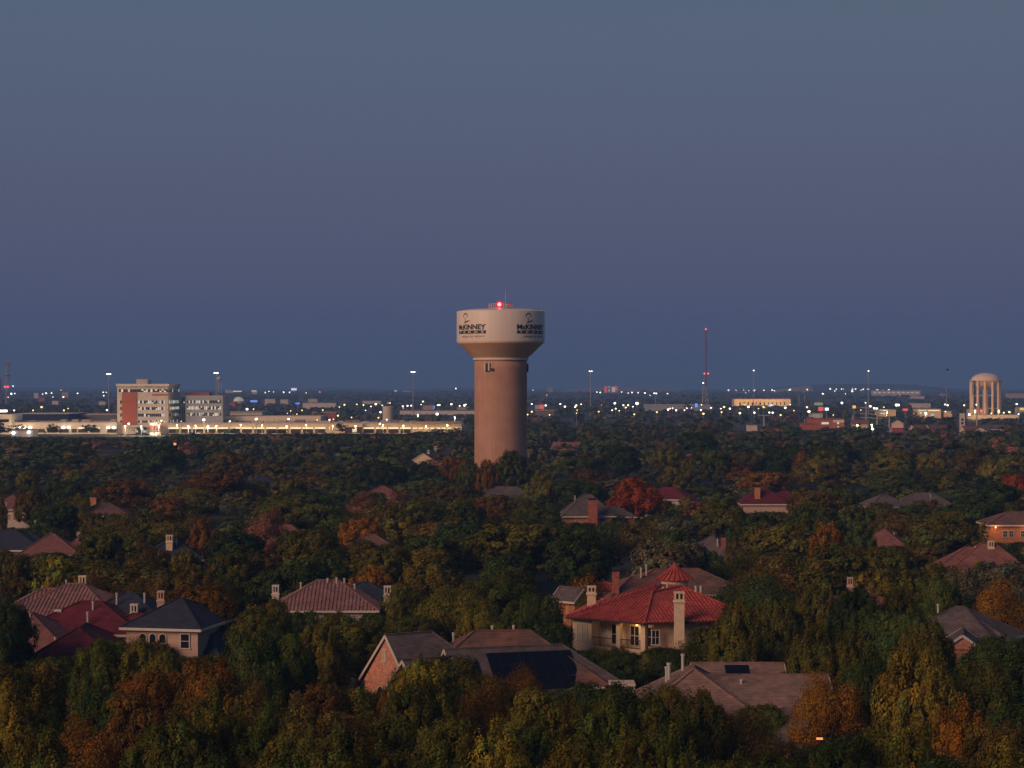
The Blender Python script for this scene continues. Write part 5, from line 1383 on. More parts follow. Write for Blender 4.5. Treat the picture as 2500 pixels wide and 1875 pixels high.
ZL = {
 'A': [(95, 350, 'b', 2.4), (125, 348, 'b', 2.4), (360, 352, 'b', 2.2), (390, 345, 'w', 2.6), (435, 343, 'w', 2.4), (535, 378, 'w', 2.2), (447, 378, 'w', 1.8), (655, 347, 'w', 2), (870, 338, 'w', 1.6), (875, 366, 'w', 1.6), (898, 338, 'w', 1.4), (110, 285, 'b', 3), (70, 380, 'w', 1.5),
       (120, 490, 'w', 3), (280, 490, 'y', 2.6), (352, 462, 'y', 3), (540, 490, 'y', 3), (903, 487, 'w', 2.6), (575, 475, 'y', 1.6), (2085, 480, 'b', 3.2), (2140, 480, 'y', 2), (1720, 570, 'w', 3.4), (1940, 583, 'w', 3.2), (1087, 603, 'w', 3), (1363, 578, 'w', 3), (1530, 582, 'y', 1.8), (2160, 565, 'w', 2.6), (515, 320, 'y', 1.5), (570, 338, 'y', 1.4)],
 'B': [(320, 337, 'b', 2.2), (370, 338, 'b', 2), (510, 342, 'y', 1.6), (625, 335, 'o', 2.6), (833, 443, 'y', 2.2), (937, 440, 'y', 2.2), (993, 445, 'g', 2.4), (1057, 457, 'g', 2.2), (1097, 438, 'g', 2.6), (1152, 447, 'g', 2.2), (1200, 428, 'o', 2), (1217, 428, 'y', 2), (1137, 505, 'b', 3), (1325, 455, 'w', 2.2), (1365, 452, 'w', 2.2), (1397, 450, 'w', 3), (1495, 416, 'w', 2.4), (1480, 441, 'w', 1.8),
       (1615, 521, 'b', 4.2), (1735, 438, 'w', 2.2), (1805, 452, 'g', 2.2), (1845, 448, 'w', 2.4), (1858, 440, 'w', 2.2), (1620, 447, 'w', 2), (1635, 445, 'w', 2), (1773, 305, 'w', 2), (380, 495, 'y', 2), (475, 490, 'y', 2), (650, 488, 'y', 2), (778, 535, 'y', 2.2), (893, 550, 'y', 2.6), (352, 515, 'y', 1.8), (432, 522, 'y', 1.8), (1120, 552, 'y', 2), (1190, 568, 'w', 2.6), (707, 570, 'w', 2), (740, 565, 'y', 1.8), (362, 562, 'w', 2.6), (90, 562, 'w', 3), (90, 330, 'w', 2.4), (165, 340, 'g', 1.8), (195, 332, 'w', 1.6), (235, 336, 'g', 1.5), (1133, 603, 'w', 2), (602, 572, 'y', 1.8), (1011, 490, 'w', 1.4), (790, 462, 'y', 1.8), (1330, 470, 'y', 1.6)],
 'C': [(133, 713, 'b', 2.4), (250, 725, 'w', 2.2), (373, 713, 'w', 2.4), (412, 735, 'w', 2.2), (507, 725, 'w', 2.6), (548, 715, 'g', 2.4), (497, 738, 'w', 2.2), (515, 765, 'y', 1.8), (720, 722, 'o', 2), (833, 707, 'b', 3.2), (905, 723, 'w', 2.2), (945, 723, 'g', 2.2), (1020, 708, 'w', 3.4), (985, 735, 'g', 1.8), (925, 742, 'w', 2.2), (810, 765, 'w', 2.2), (870, 770, 'g', 2), (840, 752, 'g', 2.8), (1283, 760, 'w', 2.6), (1320, 748, 'w', 2.2), (1350, 766, 'g', 2.2), (1300, 750, 'w', 1.8), (1420, 765, 'w', 2), (1440, 748, 'w', 2.4), (1645, 745, 'w', 2), (1560, 765, 'w', 2.2), (1565, 720, 'w', 1.6), (1727, 752, 'w', 2.4), (1755, 738, 'y', 2.4), (1803, 752, 'b', 2),
       (697, 777, 'y', 2), (922, 745, 'y', 1.6), (997, 800, 'y', 2.4), (1188, 782, 'y', 2), (1580, 795, 'y', 2.4), (1733, 782, 'y', 2), (133, 778, 'y', 2.6), (97, 802, 'y', 2.2), (283, 805, 'y', 2), (510, 790, 'y', 1.6), (258, 637, 'o', 2.4), (1960, 737, 'w', 4), (1888, 790, 'g', 2.4), (2090, 741, 'y', 2), (2045, 752, 'y', 2), (2010, 786, 'w', 2.6), (2135, 786, 'w', 2.6), (2165, 786, 'w', 2.6), (682, 612, 'w', 1.8), (710, 615, 'w', 1.6), (890, 612, 'w', 1.6), (945, 620, 'w', 2.2), (978, 615, 'w', 2.8), (1030, 618, 'w', 2), (1087, 620, 'w', 2.2), (1165, 622, 'w', 1.8), (1185, 625, 'w', 1.8), (1277, 625, 'w', 2), (1480, 745, 'w', 1.6), (1130, 640, 'w', 1.2),
       (1792, 597, 'w', 1.8), (1857, 597, 'w', 1.5), (1920, 597, 'w', 1.6), (1962, 600, 'w', 1.8), (2008, 597, 'w', 2.6), (2090, 597, 'w', 1.7), (2160, 595, 'w', 2.2), (2180, 601, 'w', 1.6), (1938, 618, 'w', 1.2), (142, 596, 'w', 1.6)],
 'D': [(237, 315, 'w', 2.2), (222, 322, 'w', 1.6), (383, 315, 'w', 2), (515, 350, 'w', 2), (577, 310, 'w', 2.4), (628, 310, 'w', 2.2), (672, 310, 'w', 1.8), (688, 310, 'w', 1.8), (615, 326, 'w', 1.5), (763, 312, 'w', 2.2), (763, 328, 'w', 2.4), (790, 310, 'w', 2.6), (855, 312, 'w', 2.4), (838, 319, 'w', 1.5), (898, 312, 'w', 2.6), (975, 320, 'w', 2.8), (1020, 322, 'w', 1.8), (1070, 320, 'w', 2.6), (1030, 338, 'w', 1.4), (705, 350, 'w', 1.6), (1168, 358, 'o', 1.8),
       (397, 500, 'w', 4), (675, 427, 'b', 2.8), (875, 427, 'b', 2.4), (915, 455, 'w', 3.2), (948, 472, 'w', 2.8), (970, 475, 'w', 2.2), (1136, 445, 'w', 3.6), (1152, 445, 'w', 3.6), (1030, 463, 'w', 1.6), (158, 530, 'y', 2.4), (602, 530, 'y', 1.8), (805, 617, 'g', 2.8), (933, 647, 'g', 3.2), (1815, 443, 'w', 4), (1997, 443, 'w', 3.8), (1707, 447, 'w', 3), (1567, 447, 'w', 3.4), (1545, 440, 'w', 2.2), (1548, 500, 'w', 1.8), (1947, 437, 'w', 2), (2150, 437, 'g', 2.2), (1750, 525, 'b', 3), (2040, 510, 'g', 2.8), (2088, 505, 'g', 2.2), (2165, 522, 'g', 2.4), (14, 462, 'g', 2), (197, 468, 'w', 2.6), (240, 440, 'w', 1.8), (270, 492, 'y', 2), (380, 464, 'w', 2), (835, 488, 'y', 2), (62, 508, 'w', 2), (90, 508, 'w', 2)],
}
for zone, L in ZL.items():
    for x, y, c, r in L: lamp(*Z(zone, x, y), c, r)
# sodium lamps lighting the car park and the long wing
for i, px in enumerate((432, 478, 528, 588, 640, 700, 748, 812, 868, 935, 985, 1040, 1092)):
    lamp(px, 1037.5 + (i % 3) * 1.5, 'y', 1.5, 1285 - (i % 2) * 6, 6000, group='sodium lamps before the strip-lit wing')
for px, pyy in ((306, 1040), (345, 1042), (388, 1040), (460, 1041), (508, 1041)):
    lamp(px, pyy, 'w', 1.5, 1270, 9000, group='white lamps before the office blocks')
for px, py, c in ((1020, 1013, 'g'), (1110, 1018, 'g'), (2128, 1037, 'g')): lamp(px, py, c, 1.8, 33 * F / (py + 16 - 937.5) , 9000)
for i in range(5): flood(yb, 1805 + i * 28, 992, 2662, 26000)
for px, py, d, e in ((2165, 1008, 1870, 12000), (2260, 1008, 1870, 12000), (2390, 1008, 1970, 14000), (2420, 1008, 1970, 9000), (2380, 1003, 1850, 24000), (2438, 1003, 1852, 24000)): 
    lamp(px, py, 'y', 1.4, d, e)
px, py = 427.5, 1084; lamp(px, py, 'o', 3.4, 690)
lamp(2374, 1805, 'r', 2.2, 150, group='garden lamps')

# ================================================================== trees
def leaves(rng, C, Nn, size, jit, tint, shape=1.35):
    """quads (leaf sprays) at C facing roughly Nn"""
    n = len(C)
    nn = Nn + rng.normal(0, jit, (n, 3)); nn /= np.linalg.norm(nn, axis=1, keepdims=True) + 1e-9
    a = rng.normal(0, 1, (n, 3)) + np.array([0, 0, .2]); u = a - (a * nn).sum(1, keepdims=True) * nn; u /= np.linalg.norm(u, axis=1, keepdims=True) + 1e-9
    w = np.cross(nn, u)
    s = size * rng.uniform(.6, 1.35, (n, 1))
    P = np.stack([C - u * s * shape * .5, C + w * s * .42 + u * s * .1, C + u * s * shape * .5, C - w * s * .42 + u * s * .1], 1).reshape(-1, 3)
    Q = np.arange(n * 4).reshape(-1, 4)
    return P, Q, np.repeat(tint, 4, axis=0)

def crown_data(kind, seed, nleaf, lsz, soft=False):
    """crown of a tree 11 m tall and 10 m wide standing at the origin"""
    rng = np.random.default_rng(seed)
    def unit(n, zlo=-1):
        v = rng.normal(0, 1, (n * 3, 3)); v /= np.linalg.norm(v, axis=1, keepdims=True); v = v[v[:, 2] > zlo]; return v[:n]
    lobes = []
    if kind == 'round':
        for v in unit(24, -.55):
            k = rng.uniform(.55, 1.0); c = np.array([0, 0, 6.0]) + v * np.array([3.5, 3.5, 3.1]) * k
            lobes.append((c, np.array([1, 1, .9]) * rng.uniform(1.25, 2.1)))
    elif kind == 'upright':
        for i in range(30):
            r = 3.9 * math.sqrt(rng.uniform(0, 1)); t = rng.uniform(0, 2 * math.pi)
            top = 10.6 - (r / 4.0) ** 2 * 3.6 + rng.uniform(-.9, .4)
            hh = rng.uniform(1.6, 2.9)
            lobes.append((np.array([r * math.cos(t), r * math.sin(t), top - hh]), np.array([.85, .85, 1.0]) * np.array([1.15, 1.15, hh]) * np.array([rng.uniform(.8, 1.2)] * 2 + [1])))
        for v in unit(10, -.6): lobes.append((np.array([0, 0, 5.2]) + v * np.array([3.3, 3.3, 2.4]), np.array([1.5, 1.5, 1.7])))
    elif kind == 'fine':
        for v in unit(16, -.35):
            c = np.array([0, 0, 5.6]) + v * np.array([3.4, 3.4, 3.2]) * rng.uniform(.4, 1); lobes.append((c, np.array([1, 1, 1.25]) * rng.uniform(1.3, 1.9)))
    elif kind == 'weeping':
        for i in range(26):
            t = rng.uniform(0, 2 * math.pi); k = rng.uniform(0, 1); z = 10.2 - 7 * k; r = 4.2 * math.sqrt(max(.05, 1 - (1 - k * .95) ** 2)) * rng.uniform(.6, 1)
            lobes.append((np.array([r * math.cos(t), r * math.sin(t), z - .6]), np.array([1.1, 1.1, 1.7])))
    elif kind == 'conifer':
        for i in range(9):
            z = 2.2 + i * .95; r = 3.6 * (1 - i / 9.5)
            for q in range(6):
                t = q * 1.05 + i * .6; lobes.append((np.array([r * .6 * math.cos(t), r * .6 * math.sin(t), z]), np.array([max(r * .55, .35), max(r * .55, .35), .42])))
    LC = np.array([l[0] for l in lobes]); LR = np.array([l[1] for l in lobes])
    # clumps on lobe surfaces, kept where not buried in another lobe
    ncl = min(520, max(min(60, nleaf // 7), nleaf // 44))
    wgt = (LR[:, 0] * LR[:, 2]); wgt = wgt / wgt.sum()
    li = rng.choice(len(LC), ncl * 3, p=wgt)
    v = rng.normal(0, 1, (ncl * 3, 3)); v /= np.linalg.norm(v, axis=1, keepdims=True)
    cp = LC[li] + v * LR[li] * rng.uniform(.82, 1.08, (ncl * 3, 1))
    q = ((cp[:, None, :] - LC[None]) / LR[None]); dist = np.sqrt((q ** 2).sum(2)); dist[np.arange(len(li)), li] = 9
    keep = (dist.min(1) > .72) & (cp[:, 2] > 1.5)
    cp, v = cp[keep][:ncl], v[keep][:ncl]
    ncl = len(cp)
    per = max(6, nleaf // ncl)
    cl = np.repeat(np.arange(ncl), per)
    cs = rng.uniform(.34, .66, (ncl, 1)) * {'fine': 1.5}.get(kind, 1.0)
    stretch = {'upright': np.array([.85, .85, 1.12]), 'weeping': np.array([.75, .75, 1.5]), 'conifer': np.array([1.3, 1.3, .5])}.get(kind, np.array([1.05, 1.05, .9]))
    offs = rng.normal(0, 1, (len(cl), 3)); offs *= np.minimum(1, 1.55 / (np.linalg.norm(offs, axis=1, keepdims=True) + 1e-9))
    C = cp[cl] + offs * cs[cl] * stretch * .72
    out = cp - np.array([0, 0, 5.0]); out /= np.linalg.norm(out, axis=1, keepdims=True)
    ou = offs / (np.linalg.norm(offs, axis=1, keepdims=True) + 1e-9)
    Nn = (v * .35 + out * .6)[cl] + ou * .7 + np.array([0, 0, .15])
    if soft: Nn = (v * .35 + out * .8)[cl] + ou * .25 + np.array([0, 0, .1])
    tc = np.clip(rng.normal(1, .16 if soft else .30, (ncl, 1)), .4, 1.9)[cl] * np.clip(rng.normal(1, .13, (len(cl), 1)), .5, 1.6)
    hue = rng.normal(0, .12, (ncl, 1))[cl]
    tint = np.concatenate([tc * (1 + hue), tc * (1 - hue * .3), tc * (1 - hue), np.ones_like(tc)], 1)
    return leaves(rng, C, Nn, lsz, .14 if soft else .28, tint)

def crown_mesh(kind, seed, nleaf, lsz):
    P, Q, T = crown_data(kind, seed, nleaf, lsz)
    return np_mesh('crown', P, Q, [M['leaf']], {'tint': np.clip(T, .15, 2.6)})

def trunk_mesh(kind, seed, m):
    rng = random.Random(seed); mb = MB()
    h = 10 if kind == 'conifer' else 4.6
    pts = [(0, 0, -.1), (.1, .05, 1.2), (rng.uniform(-.3, .3), rng.uniform(-.3, .3), 2.8), (rng.uniform(-.4, .4), rng.uniform(-.4, .4), h)]
    mb.tube(pts, [.42, .3, .25, .16 if kind != 'conifer' else .04], 8)
    if kind != 'conifer':
        for i in range(7):
            t = i * 2.4 + rng.uniform(-.4, .4); r = rng.uniform(2.0, 3.6); z = rng.uniform(6.0, 9.3) if i < 5 else rng.uniform(4.5, 6)
            b = Vector(pts[2]) if i % 2 else Vector(pts[3])
            e = Vector((r * math.cos(t), r * math.sin(t), z)); mid = (b + e) / 2 + Vector((0, 0, -.3))
            mb.tube([b, mid, e], [.14, .1, .03], 5)
            for q in range(2):
                e2 = mid + Vector((rng.uniform(-1.4, 1.4), rng.uniform(-1.4, 1.4), rng.uniform(1.2, 2.4))); mb.tube([mid, e2], [.06, .02], 4)
    o = mb.build('trunk', m); me = o.data; bpy.data.objects.remove(o)
    return me

KINDS = ('round', 'upright', 'fine', 'weeping', 'conifer')
PROTO = {}
def proto(kind, var, lod):
    key = (kind, var, lod)
    if key not in PROTO:
        nl, sz = {0: (40000, .19), 1: (14500, .31)}[lod]
        if kind == 'fine': nl = int(nl * .62); sz *= .78
        if kind == 'conifer': nl //= 2
        PROTO[key] = (crown_mesh(kind, KINDS.index(kind) * 10 + var + 100, nl, sz), trunk_mesh(kind, var + 7, M['bark_pale'] if var == 2 else M['bark']))
    return PROTO[key]

COLS = {  # base colour of the leaves, wording
 'dg': ((.040, .060, .014), 'dark green'), 'gr': ((.072, .090, .016), 'green'), 'ol': ((.122, .110, .017), 'olive'), 'ye': ((.185, .160, .018), 'yellow-green'),
 'ru': ((.150, .072, .014), 'russet'), 're': ((.27, .064, .012), 'scarlet'), 'br': ((.104, .078, .018), 'brown'), 'or': ((.225, .105, .014), 'orange'),
 'pk': ((.200, .100, .062), 'pinkish brown'), 'fl': ((.110, .106, .062), 'grey-green'), 'do': ((.080, .080, .014), 'dark olive'), 'rb': ((.118, .066, .017), 'red-brown'),
 'gn': ((.052, .078, .019), 'mid green'), 'go': ((.160, .122, .018), 'golden')}
SHAPE = {'round': 'round-crowned tree', 'upright': 'upright tufted tree', 'fine': 'feathery tree', 'weeping': 'tall weeping tree', 'conifer': 'cedar'}
TREES = []
trng = random.Random(11)
def tree(x, y, H, Rc, col, kind='round', base=None, name='tree', cat='tree', group='trees of the leafy suburb'):
    lod = 0 if y < 250 else 1
    var = trng.randrange(3 if kind in ('round', 'upright') else 1)
    cm, tm = proto(kind, var, lod)
    t = thing(name, (x, y, 0), None, cat, group)
    t.rotation_euler = (0, 0, trng.uniform(0, 6.28))
    k = Rc / 5.0; t.scale = (k, k * trng.uniform(.92, 1.08), H / 11.0)
    c = COLS[col][0]; j = trng.uniform(.85, 1.18); hj = trng.uniform(-.08, .08)
    o = bpy.data.objects.new('crown', cm); COL.objects.link(o); o.parent = t
    o.color = (c[0] * j * (1 + hj), c[1] * j, c[2] * j * (1 - hj), 1)
    o = bpy.data.objects.new('trunk', tm); COL.objects.link(o); o.parent = t
    px, py = 1250 + x * F / y, 937.5 + (CH - H) * F / y
    TREES.append([t, px, py, y, Rc * F / y, col, kind, H, Rc])
    return t

# the crowns one can tell apart: (px, py of the top, width px, colour, kind[, height])
U, FI, RO, WE, CO = 'upright', 'fine', 'round', 'weeping', 'conifer'
EXPL = [
 (395,1080,130,'dg',RO,14.5),(565,1091,125,'br',RO,14),(659,1119,115,'br',RO),(245,1112,85,'br',RO),(791,1117,125,'do',RO),(301,1164,150,'rb',RO),(162,1157,95,'dg',RO),(75,1177,75,'br',RO),(70,1138,55,'ol',RO),
 (527,1140,130,'ru',RO),(339,1157,50,'or',U),(470,1187,125,'ol',RO),(704,1157,85,'ol',RO),(753,1190,125,'gr',RO),(192,1194,65,'ol',FI),(648,1228,105,'pk',FI),(135,1216,110,'dg',RO),(320,1230,130,'br',FI),(500,1262,85,'ru',U),
 (407,1258,95,'ol',U,9.6),(245,1281,105,'do',RO),(584,1288,150,'dg',RO),(753,1273,150,'do',RO),(350,1305,75,'br',FI),(140,1352,140,'ye',U),(38,1345,100,'br',RO),(320,1392,135,'br',FI),(490,1392,185,'ru',RO,12.5),(565,1341,115,'do',RO),(715,1352,190,'dg',RO),
 (226,1379,65,'rb',FI),(-8,1187,40,'ye',U),(15,1436,80,'dg',RO),(920,1121,135,'dg',U),(1020,1121,125,'dg',U),(1119,1098,75,'ru',RO,14),(1146,1113,65,'gr',U,14),(1245,1097,105,'gr',U,15.5),(1190,1119,62,'ru',U,14),
 (1322,1149,85,'ol',RO),(1417,1164,135,'dg',RO),(1440,1138,85,'rb',RO),(1420,1104,130,'gr',RO),(1522,1081,95,'dg',RO,14.5),(1550,1163,126,'re',U,12.5),(1635,1082,85,'ye',U,14),(1655,1125,80,'ol',RO),(976,1183,85,'pk',FI),(885,1193,100,'pk',FI),
 (1097,1168,135,'br',RO),(984,1221,135,'ol',U),(1134,1221,135,'dg',U),(1322,1224,95,'gr',RO),(878,1243,92,'or',RO),(1270,1251,240,'do',RO,13),(1120,1292,150,'do',RO),(1400,1290,150,'dg',RO),(1567,1253,130,'br',FI),(1643,1273,70,'gn',RO),
 (1605,1307,155,'fl',RO),(1690,1309,90,'fl',RO),(930,1311,150,'do',RO),(1040,1313,135,'br',RO),(908,1368,85,'or',U,9.3),(1100,1405,190,'ol',FI),(1322,1418,125,'gn',RO),(1436,1386,120,'ru',FI,9),(1492,1287,42,'dg',CO,8),(990,1413,80,'ol',RO,9.5),
 (1696,1047,110,'dg',RO,17),(1740,1085,90,'gr',RO,15),(1685,1108,48,'ye',U),(1922,1076,105,'dg',RO,15),(2110,1060,150,'dg',RO,16),(2030,1066,120,'dg',RO,15.5),(1779,1119,115,'ru',RO),(1817,1098,85,'br',RO),(1866,1140,118,'or',RO,11.5),(1960,1089,45,'or',U,14),
 (2005,1093,130,'ol',U,14),(2174,1091,115,'ol',RO,14),(2284,1100,90,'ye',U),(2180,1132,140,'gr',RO),(2275,1135,130,'gr',RO),(2420,1115,70,'ye',U),(2476,1145,65,'re',RO),(2380,1089,115,'br',RO,14),(2476,1104,85,'ol',RO),(2440,1172,125,'dg',RO),
 (1755,1208,130,'do',RO),(1824,1250,105,'dg',RO),(1986,1223,130,'gr',U),(1992,1179,130,'br',RO),(1900,1260,165,'ol',RO),(2020,1271,78,'or',U),(2103,1275,92,'gr',U),(2190,1232,125,'br',U),(2287,1243,155,'do',RO),(2400,1266,44,'ol',CO,9),
 (2042,1317,190,'do',RO),(2180,1328,130,'do',RO),(1800,1298,55,'br',FI),(1873,1370,190,'ru',FI),(2137,1368,125,'ol',U),(2231,1375,115,'do',U),(2300,1385,90,'gr',RO),(2445,1350,150,'fl',RO),(2345,1372,100,'fl',RO),(2440,1392,175,'or',FI),
 (640,1457,165,'do',RO),(612,1525,140,'gn',RO),(783,1490,130,'ol',U),(700,1500,110,'gr',RO),(245,1555,105,'gr',U,10),(331,1552,85,'ol',U,10),(397,1556,52,'ol',U,10),(90,1598,170,'br',RO),(377,1592,130,'ru',RO),(508,1592,95,'ru',RO),
 (620,1612,150,'br',FI),(772,1622,115,'rb',RO),(12,1655,70,'go',U),(94,1682,140,'ol',U),(207,1722,110,'ru',FI),(339,1672,170,'rb',RO),(527,1664,170,'ol',U),(678,1682,170,'gr',U),(772,1695,120,'br',RO),
 (30,1800,150,'gr',RO),(200,1795,170,'rb',FI),(370,1765,200,'gr',U),(560,1745,190,'do',U),(715,1750,170,'ol',U),(840,1765,150,'do',U),(100,1770,130,'ol',U),
 (1040,1572,125,'ye',U,12),(1000,1640,120,'do',RO),(1185,1622,150,'rb',FI),(1282,1606,85,'ru',FI,9.5),(1172,1466,95,'ye',U,9),(1240,1486,90,'gr',U,8.6),(1330,1485,120,'dg',RO,8.6),(865,1712,150,'rb',FI),(1320,1660,130,'ol',RO),(1440,1578,95,'gn',RO,6.3),(1505,1592,80,'gn',RO,6.3),(1395,1692,120,'ol',U,8.5),(1525,1671,75,'ol',U,7.3),(1625,1578,110,'dg',RO,6),(1690,1552,100,'do',FI,7),
 (1205,1748,200,'ye',U),(940,1788,200,'ol',U),(1400,1803,190,'ol',U),(1480,1685,165,'gr',U),(1575,1672,140,'do',U),(850,1805,110,'ol',U),(1090,1700,160,'do',RO),(1300,1730,150,'gr',U),
 (1795,1452,135,'ol',U),(1895,1428,150,'do',U),(2000,1412,150,'do',U),(2090,1405,150,'dg',U),(2200,1425,120,'do',U),(1740,1500,90,'gr',RO,9),(2232,1527,215,'go',U,14.5),(2020,1617,170,'or',FI,10),(2258,1476,115,'do',U,12),(2110,1595,150,'dg',RO,10),(2085,1520,140,'do',U,11),(1985,1520,130,'do',U,11),(875,1311,105,'br',RO,9),(950,1313,95,'do',RO,9),(612,1167,85,'br',RO,9),(1700,1678,170,'do',U),(1825,1705,150,'br',FI,9),
 (2445,1518,150,'dg',RO),(2395,1605,150,'do',RO),(2360,1703,80,'or',U),(2190,1725,230,'ol',RO),(1998,1828,75,'ye',CO,8),(2460,1812,140,'ye',U),(2150,1832,160,'do',U),(2310,1802,160,'dg',RO),(1650,1765,170,'gr',U),(1790,1800,170,'do',U),(1900,1830,140,'dg',RO),(2050,1770,140,'dg',RO),
 (1550,1780,150,'do',U),(440,1700,120,'do',U),(265,1640,110,'dg',RO),(690,1800,170,'gr',U),(2480,1680,110,'dg',RO),(1080,1830,190,'gr',U),(1270,1840,180,'ol',U),(520,1840,180,'gr',U),(2440,1745,120,'br',RO),
]
for e in EXPL:
    px, py, w, col, kind = e[:5]; H = e[5] if len(e) > 5 else trng.uniform(10.2, 12.4)
    d = (CH - H) * F / (py - 937.5)
    Rc = max(w * d / F / 2, 2.0 if kind in (CO,) or w < 60 else 3.0)
    tree((px - 1250) * d / F, d, H, min(Rc * (1.22 if d > 250 else 1.06), 8.8), col, kind)
# a red sapling spire
d = 160; tree((471 - 1250) * d / F, d, CH + (937.5 - 1667) * d / F, .55, 're', CO)

PROT += [(1485, 1160, 1622, 1252, 436), (1815, 1140, 1915, 1180, 470), (2150, 1527, 2320, 1690, 146)]
PR = np.array(PROT)
def lowest_top(px, hw, d):
    """the photo row that a tree standing at distance d must keep below so that it hides no house"""
    m = (PR[:, 4] > d) & (PR[:, 0] < px + hw * .85) & (PR[:, 2] > px - hw * .85)
    return float(PR[m, 3].max()) if m.any() else 0.0
def on_house(x, y, r):
    return any((x - a) ** 2 + (y - b) ** 2 < (q + r * .6) ** 2 for a, b, q in FOOT)

# infill trees between them: fixed-seed scatter, nothing in front of the houses
KW = [('dg', 5), ('gr', 4), ('do', 6), ('ol', 4), ('br', 4), ('gn', 4), ('rb', 1), ('ru', 1), ('fl', 1), ('ye', 1)]
frng = random.Random(23); tries = 0
pos = [(t[0].location.x, t[0].location.y, t[8]) for t in TREES]
need = 300 - len(TREES); bushes = 0
# garden trees and bushes along the house fronts
for (x0, y0, x1, y1, dp) in PROT:
    if dp > 560 or y1 < 1165: continue
    px = x0 + 6
    while px < x1 + 6:
        hw = frng.uniform(2.3, 3.4)
        d = min(dp - 1.5, (CH - frng.uniform(4.2, 5.6)) * F / (y1 - 937.5))
        if d < dp - 26: d = dp - frng.uniform(3, 12)
        low = max(y1 + frng.uniform(-1.5, 5), lowest_top(px, hw * F / d * .7, d))
        H = CH - (low - 937.5) * d / F; x = (px - 1250) * d / F
        if 1.8 < H < 8.5 and not any((x - a) ** 2 + (d - b) ** 2 < (.5 * (hw + r)) ** 2 for a, b, r in pos):
            tree(x, d, H, min(hw, H * .62), frng.choices([k[0] for k in KW], [k[1] for k in KW])[0], frng.choice((RO, U, RO)), name='bush', cat='bush', group='low garden trees and bushes'); bushes += 1  # small trees carry the bush name here as well
            pos.append((x, d, hw))
        px += hw * 1.7 * F / d
print('skirt bushes', bushes)
while (need > 0 or bushes < 230) and tries < 40000:
    tries += 1
    d = math.sqrt(frng.uniform(105 ** 2, 440 ** 2)); px = frng.uniform(-60, 2560); x = (px - 1250) * d / F
    H = frng.uniform(8.5, 11.5); Rc = frng.uniform(4.8, 7.2)
    pyt = 937.5 + (CH - H) * F / d
    low = lowest_top(px, Rc * F / d, d)
    if low > pyt:
        H = CH - (low + 1 - 937.5) * d / F; Rc = min(Rc, max(2.0, H * .52))
        if H < 2.2: continue
    small = H < 6.5
    if small:
        if bushes >= 230: continue
    elif need <= 0: continue
    if on_house(x, d, Rc * (.3 if small else 1)): continue
    if any((x - a) ** 2 + (d - b) ** 2 < (.68 * (Rc + r)) ** 2 for a, b, r in pos): continue
    kind = frng.choices((RO, U, FI), (5, 4, 1.4))[0]
    col = frng.choices([k[0] for k in KW], [k[1] for k in KW])[0]
    if small: tree(x, d, H, Rc, col, kind, name='bush', cat='bush', group='low garden trees and bushes'); bushes += 1
    else: tree(x, d, H, Rc, col, kind); need -= 1
    pos.append((x, d, Rc))
print('TREES', len(TREES), 'bushes', bushes, 'need', need, tries)

# --- the woods beyond: one mass
def wood_data(n, d0, d1, nl, lsz, seed, spacing, Hr, Rr, clump=0.0, hmin=4.0, avoid=False):
    rng = np.random.default_rng(seed); rr = random.Random(seed)
    bases = [crown_data(k, 300 + i, nl, lsz, True) for i, k in enumerate(('round', 'round', 'upright', 'round', 'fine'))]
    out = []; cnt = 0; grid = {}; tr = 0
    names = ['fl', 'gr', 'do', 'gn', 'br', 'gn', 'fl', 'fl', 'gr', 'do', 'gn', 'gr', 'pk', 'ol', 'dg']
    while cnt < n and tr < n * 30:
        tr += 1
        d = math.sqrt(rr.uniform(d0 ** 2, d1 ** 2)); px = rr.uniform(-90, 2590); x = (px - 1250) * d / F
        if clump and (math.sin(x * .0061 + d * .0023) + math.sin(x * .0023 - d * .0047 + 1.3) + rr.uniform(-.8, .8)) < clump: continue
        H = rr.uniform(*Hr); Rc = rr.uniform(*Rr); pyt = 937.5 + (CH - H) * F / d
        low = lowest_top(px, Rc * F / d, d)
        if low > pyt:
            H = CH - (low + .6 - 937.5) * d / F
            if H < hmin: continue
        if (x - tx) ** 2 + (d - TD) ** 2 < 18 ** 2: continue
        if avoid and (on_house(x, d, Rc) or any((x - a) ** 2 + (d - b) ** 2 < (.6 * (Rc + r)) ** 2 for a, b, r in pos)): continue
        g_ = (int(x // spacing), int(d // spacing))
        if g_ in grid: continue
        grid[g_] = 1
        P, Q, T = bases[rr.randrange(len(bases))]
        a_ = rr.uniform(0, 6.28); k = Rc / 5
        X = np.stack([(P[:, 0] * math.cos(a_) - P[:, 1] * math.sin(a_)) * k + x, (P[:, 0] * math.sin(a_) + P[:, 1] * math.cos(a_)) * k + d, P[:, 2] * H / 11], 1)
        c = np.array([*COLS[rr.choice(names)][0], 1.0]) * rr.uniform(.9, 1.35)  # leaf colour lightened to stand in for haze over the belt
        out.append((X, Q, T, np.tile(c, (len(P), 1)))); cnt += 1
    print('WOOD', cnt, tr)
    return out
def wood(name, label, datas):
    off = 0; Qs = []
    for d_ in datas: Qs.append(d_[1] + off); off += len(d_[0])
    me = np_mesh(name, np.concatenate([d_[0] for d_ in datas]), np.concatenate(Qs), [M['leaf_far']],
                 {'tint': np.clip(np.concatenate([d_[2] for d_ in datas]), .2, 2.2), 'col': np.concatenate([d_[3] for d_ in datas])})
    o = bpy.data.objects.new(name, me); COL.objects.link(o); o['kind'] = 'stuff'; o['label'] = label; o['category'] = 'woodland'
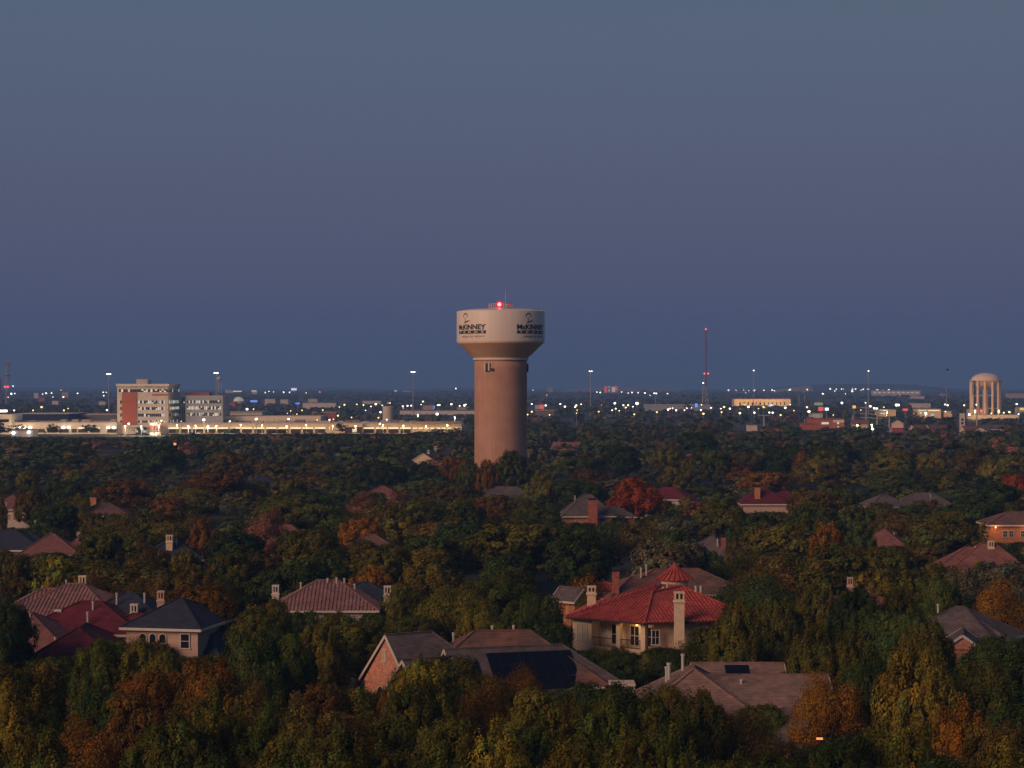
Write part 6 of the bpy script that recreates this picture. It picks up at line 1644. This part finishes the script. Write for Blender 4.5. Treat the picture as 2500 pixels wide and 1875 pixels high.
wood('woodland', 'hazy blue-green belt of treetops between the suburb and the town',
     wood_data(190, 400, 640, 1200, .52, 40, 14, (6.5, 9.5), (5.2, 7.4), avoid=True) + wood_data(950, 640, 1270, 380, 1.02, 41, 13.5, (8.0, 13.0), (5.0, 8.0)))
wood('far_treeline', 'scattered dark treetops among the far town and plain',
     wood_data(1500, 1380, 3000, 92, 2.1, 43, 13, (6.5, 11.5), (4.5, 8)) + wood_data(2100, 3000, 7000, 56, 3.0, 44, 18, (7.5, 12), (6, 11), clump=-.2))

# ================================================================== labels that single things out
ORD = ['', 'second ', 'third ', 'fourth ', 'fifth ', 'sixth ', 'seventh ', 'eighth ', 'ninth ', 'tenth ', 'eleventh ', 'twelfth ', 'thirteenth ', 'fourteenth ', 'fifteenth ']
def relate(px, py, d, near_d):
    best = None
    for ph, lx, lyy, ld in LAND:
        dist = math.hypot((px - lx), (py - lyy) * 2.2) + abs(math.log(d / ld)) * 160
        if best is None or dist < best[0]: best = (dist, ph, lx, lyy, ld)
    _, ph, lx, lyy, ld = best
    if abs(px - lx) > 70: rel = 'left of' if px < lx else 'right of'
    else: rel = 'in front of' if d < ld else 'behind'
    return rel, ph, math.hypot(px - lx, (py - lyy) * 2)
def give_labels(items, noun):
    grp = {}
    for it in items:
        o, px, py, d, desc = it
        rel, ph, dist = relate(px, py, d, 0)
        grp.setdefault((desc, rel, ph), []).append((dist, o))
    for (desc, rel, ph), L in grp.items():
        L.sort(key=lambda q: q[0])
        for i, (_, o) in enumerate(L):
            if len(L) == 1: o['label'] = f'{desc} {rel} {ph}'
            else: o['label'] = f'{("first " if i == 0 else ORD[i])}{desc} {rel} {ph}'
def tree_desc(t):
    if t[0].name.startswith('bush'): return f'low {COLS[t[5]][1]} {dict(round="rounded", upright="tufted", fine="feathery", weeping="weeping", conifer="pointed")[t[6]]} bush'
    size = 'small ' if t[8] < 3.4 else ('broad ' if t[8] > 6.2 else '')
    return f'{size}{COLS[t[5]][1]} {SHAPE[t[6]]}'
give_labels([(t[0], t[1], t[2] + t[4] * .4, t[3], tree_desc(t)) for t in TREES], 'tree')
LC = {'w': 'white', 'y': 'amber', 'b': 'cool white', 'r': 'red', 'g': 'pale green', 'o': 'orange'}
give_labels([(h, px, py, d, f'{"large " if r > 3.1 else ("tiny " if r < 1.7 else "")}{LC[c]} glowing street lamp') for h, c, px, py, d, r in LAMPS], 'lamp')

# ================================================================== haze
hb = MB().box(0, 4500, -1.5, 18400, 15600, 112).build('haze', [])
hb['kind'] = 'stuff'
hm = bpy.data.materials.new('haze_air'); hm.use_nodes = True
n = hm.node_tree.nodes; n.remove(n['Principled BSDF'])
pv = n.new('ShaderNodeVolumePrincipled'); pv.inputs['Density'].default_value = 1.8e-4
pv.inputs['Color'].default_value = (.26, .50, 1.0, 1); pv.inputs['Anisotropy'].default_value = 0
hm.node_tree.links.new(pv.outputs[0], n['Material Output'].inputs['Volume'])
hb.data.materials.append(hm)
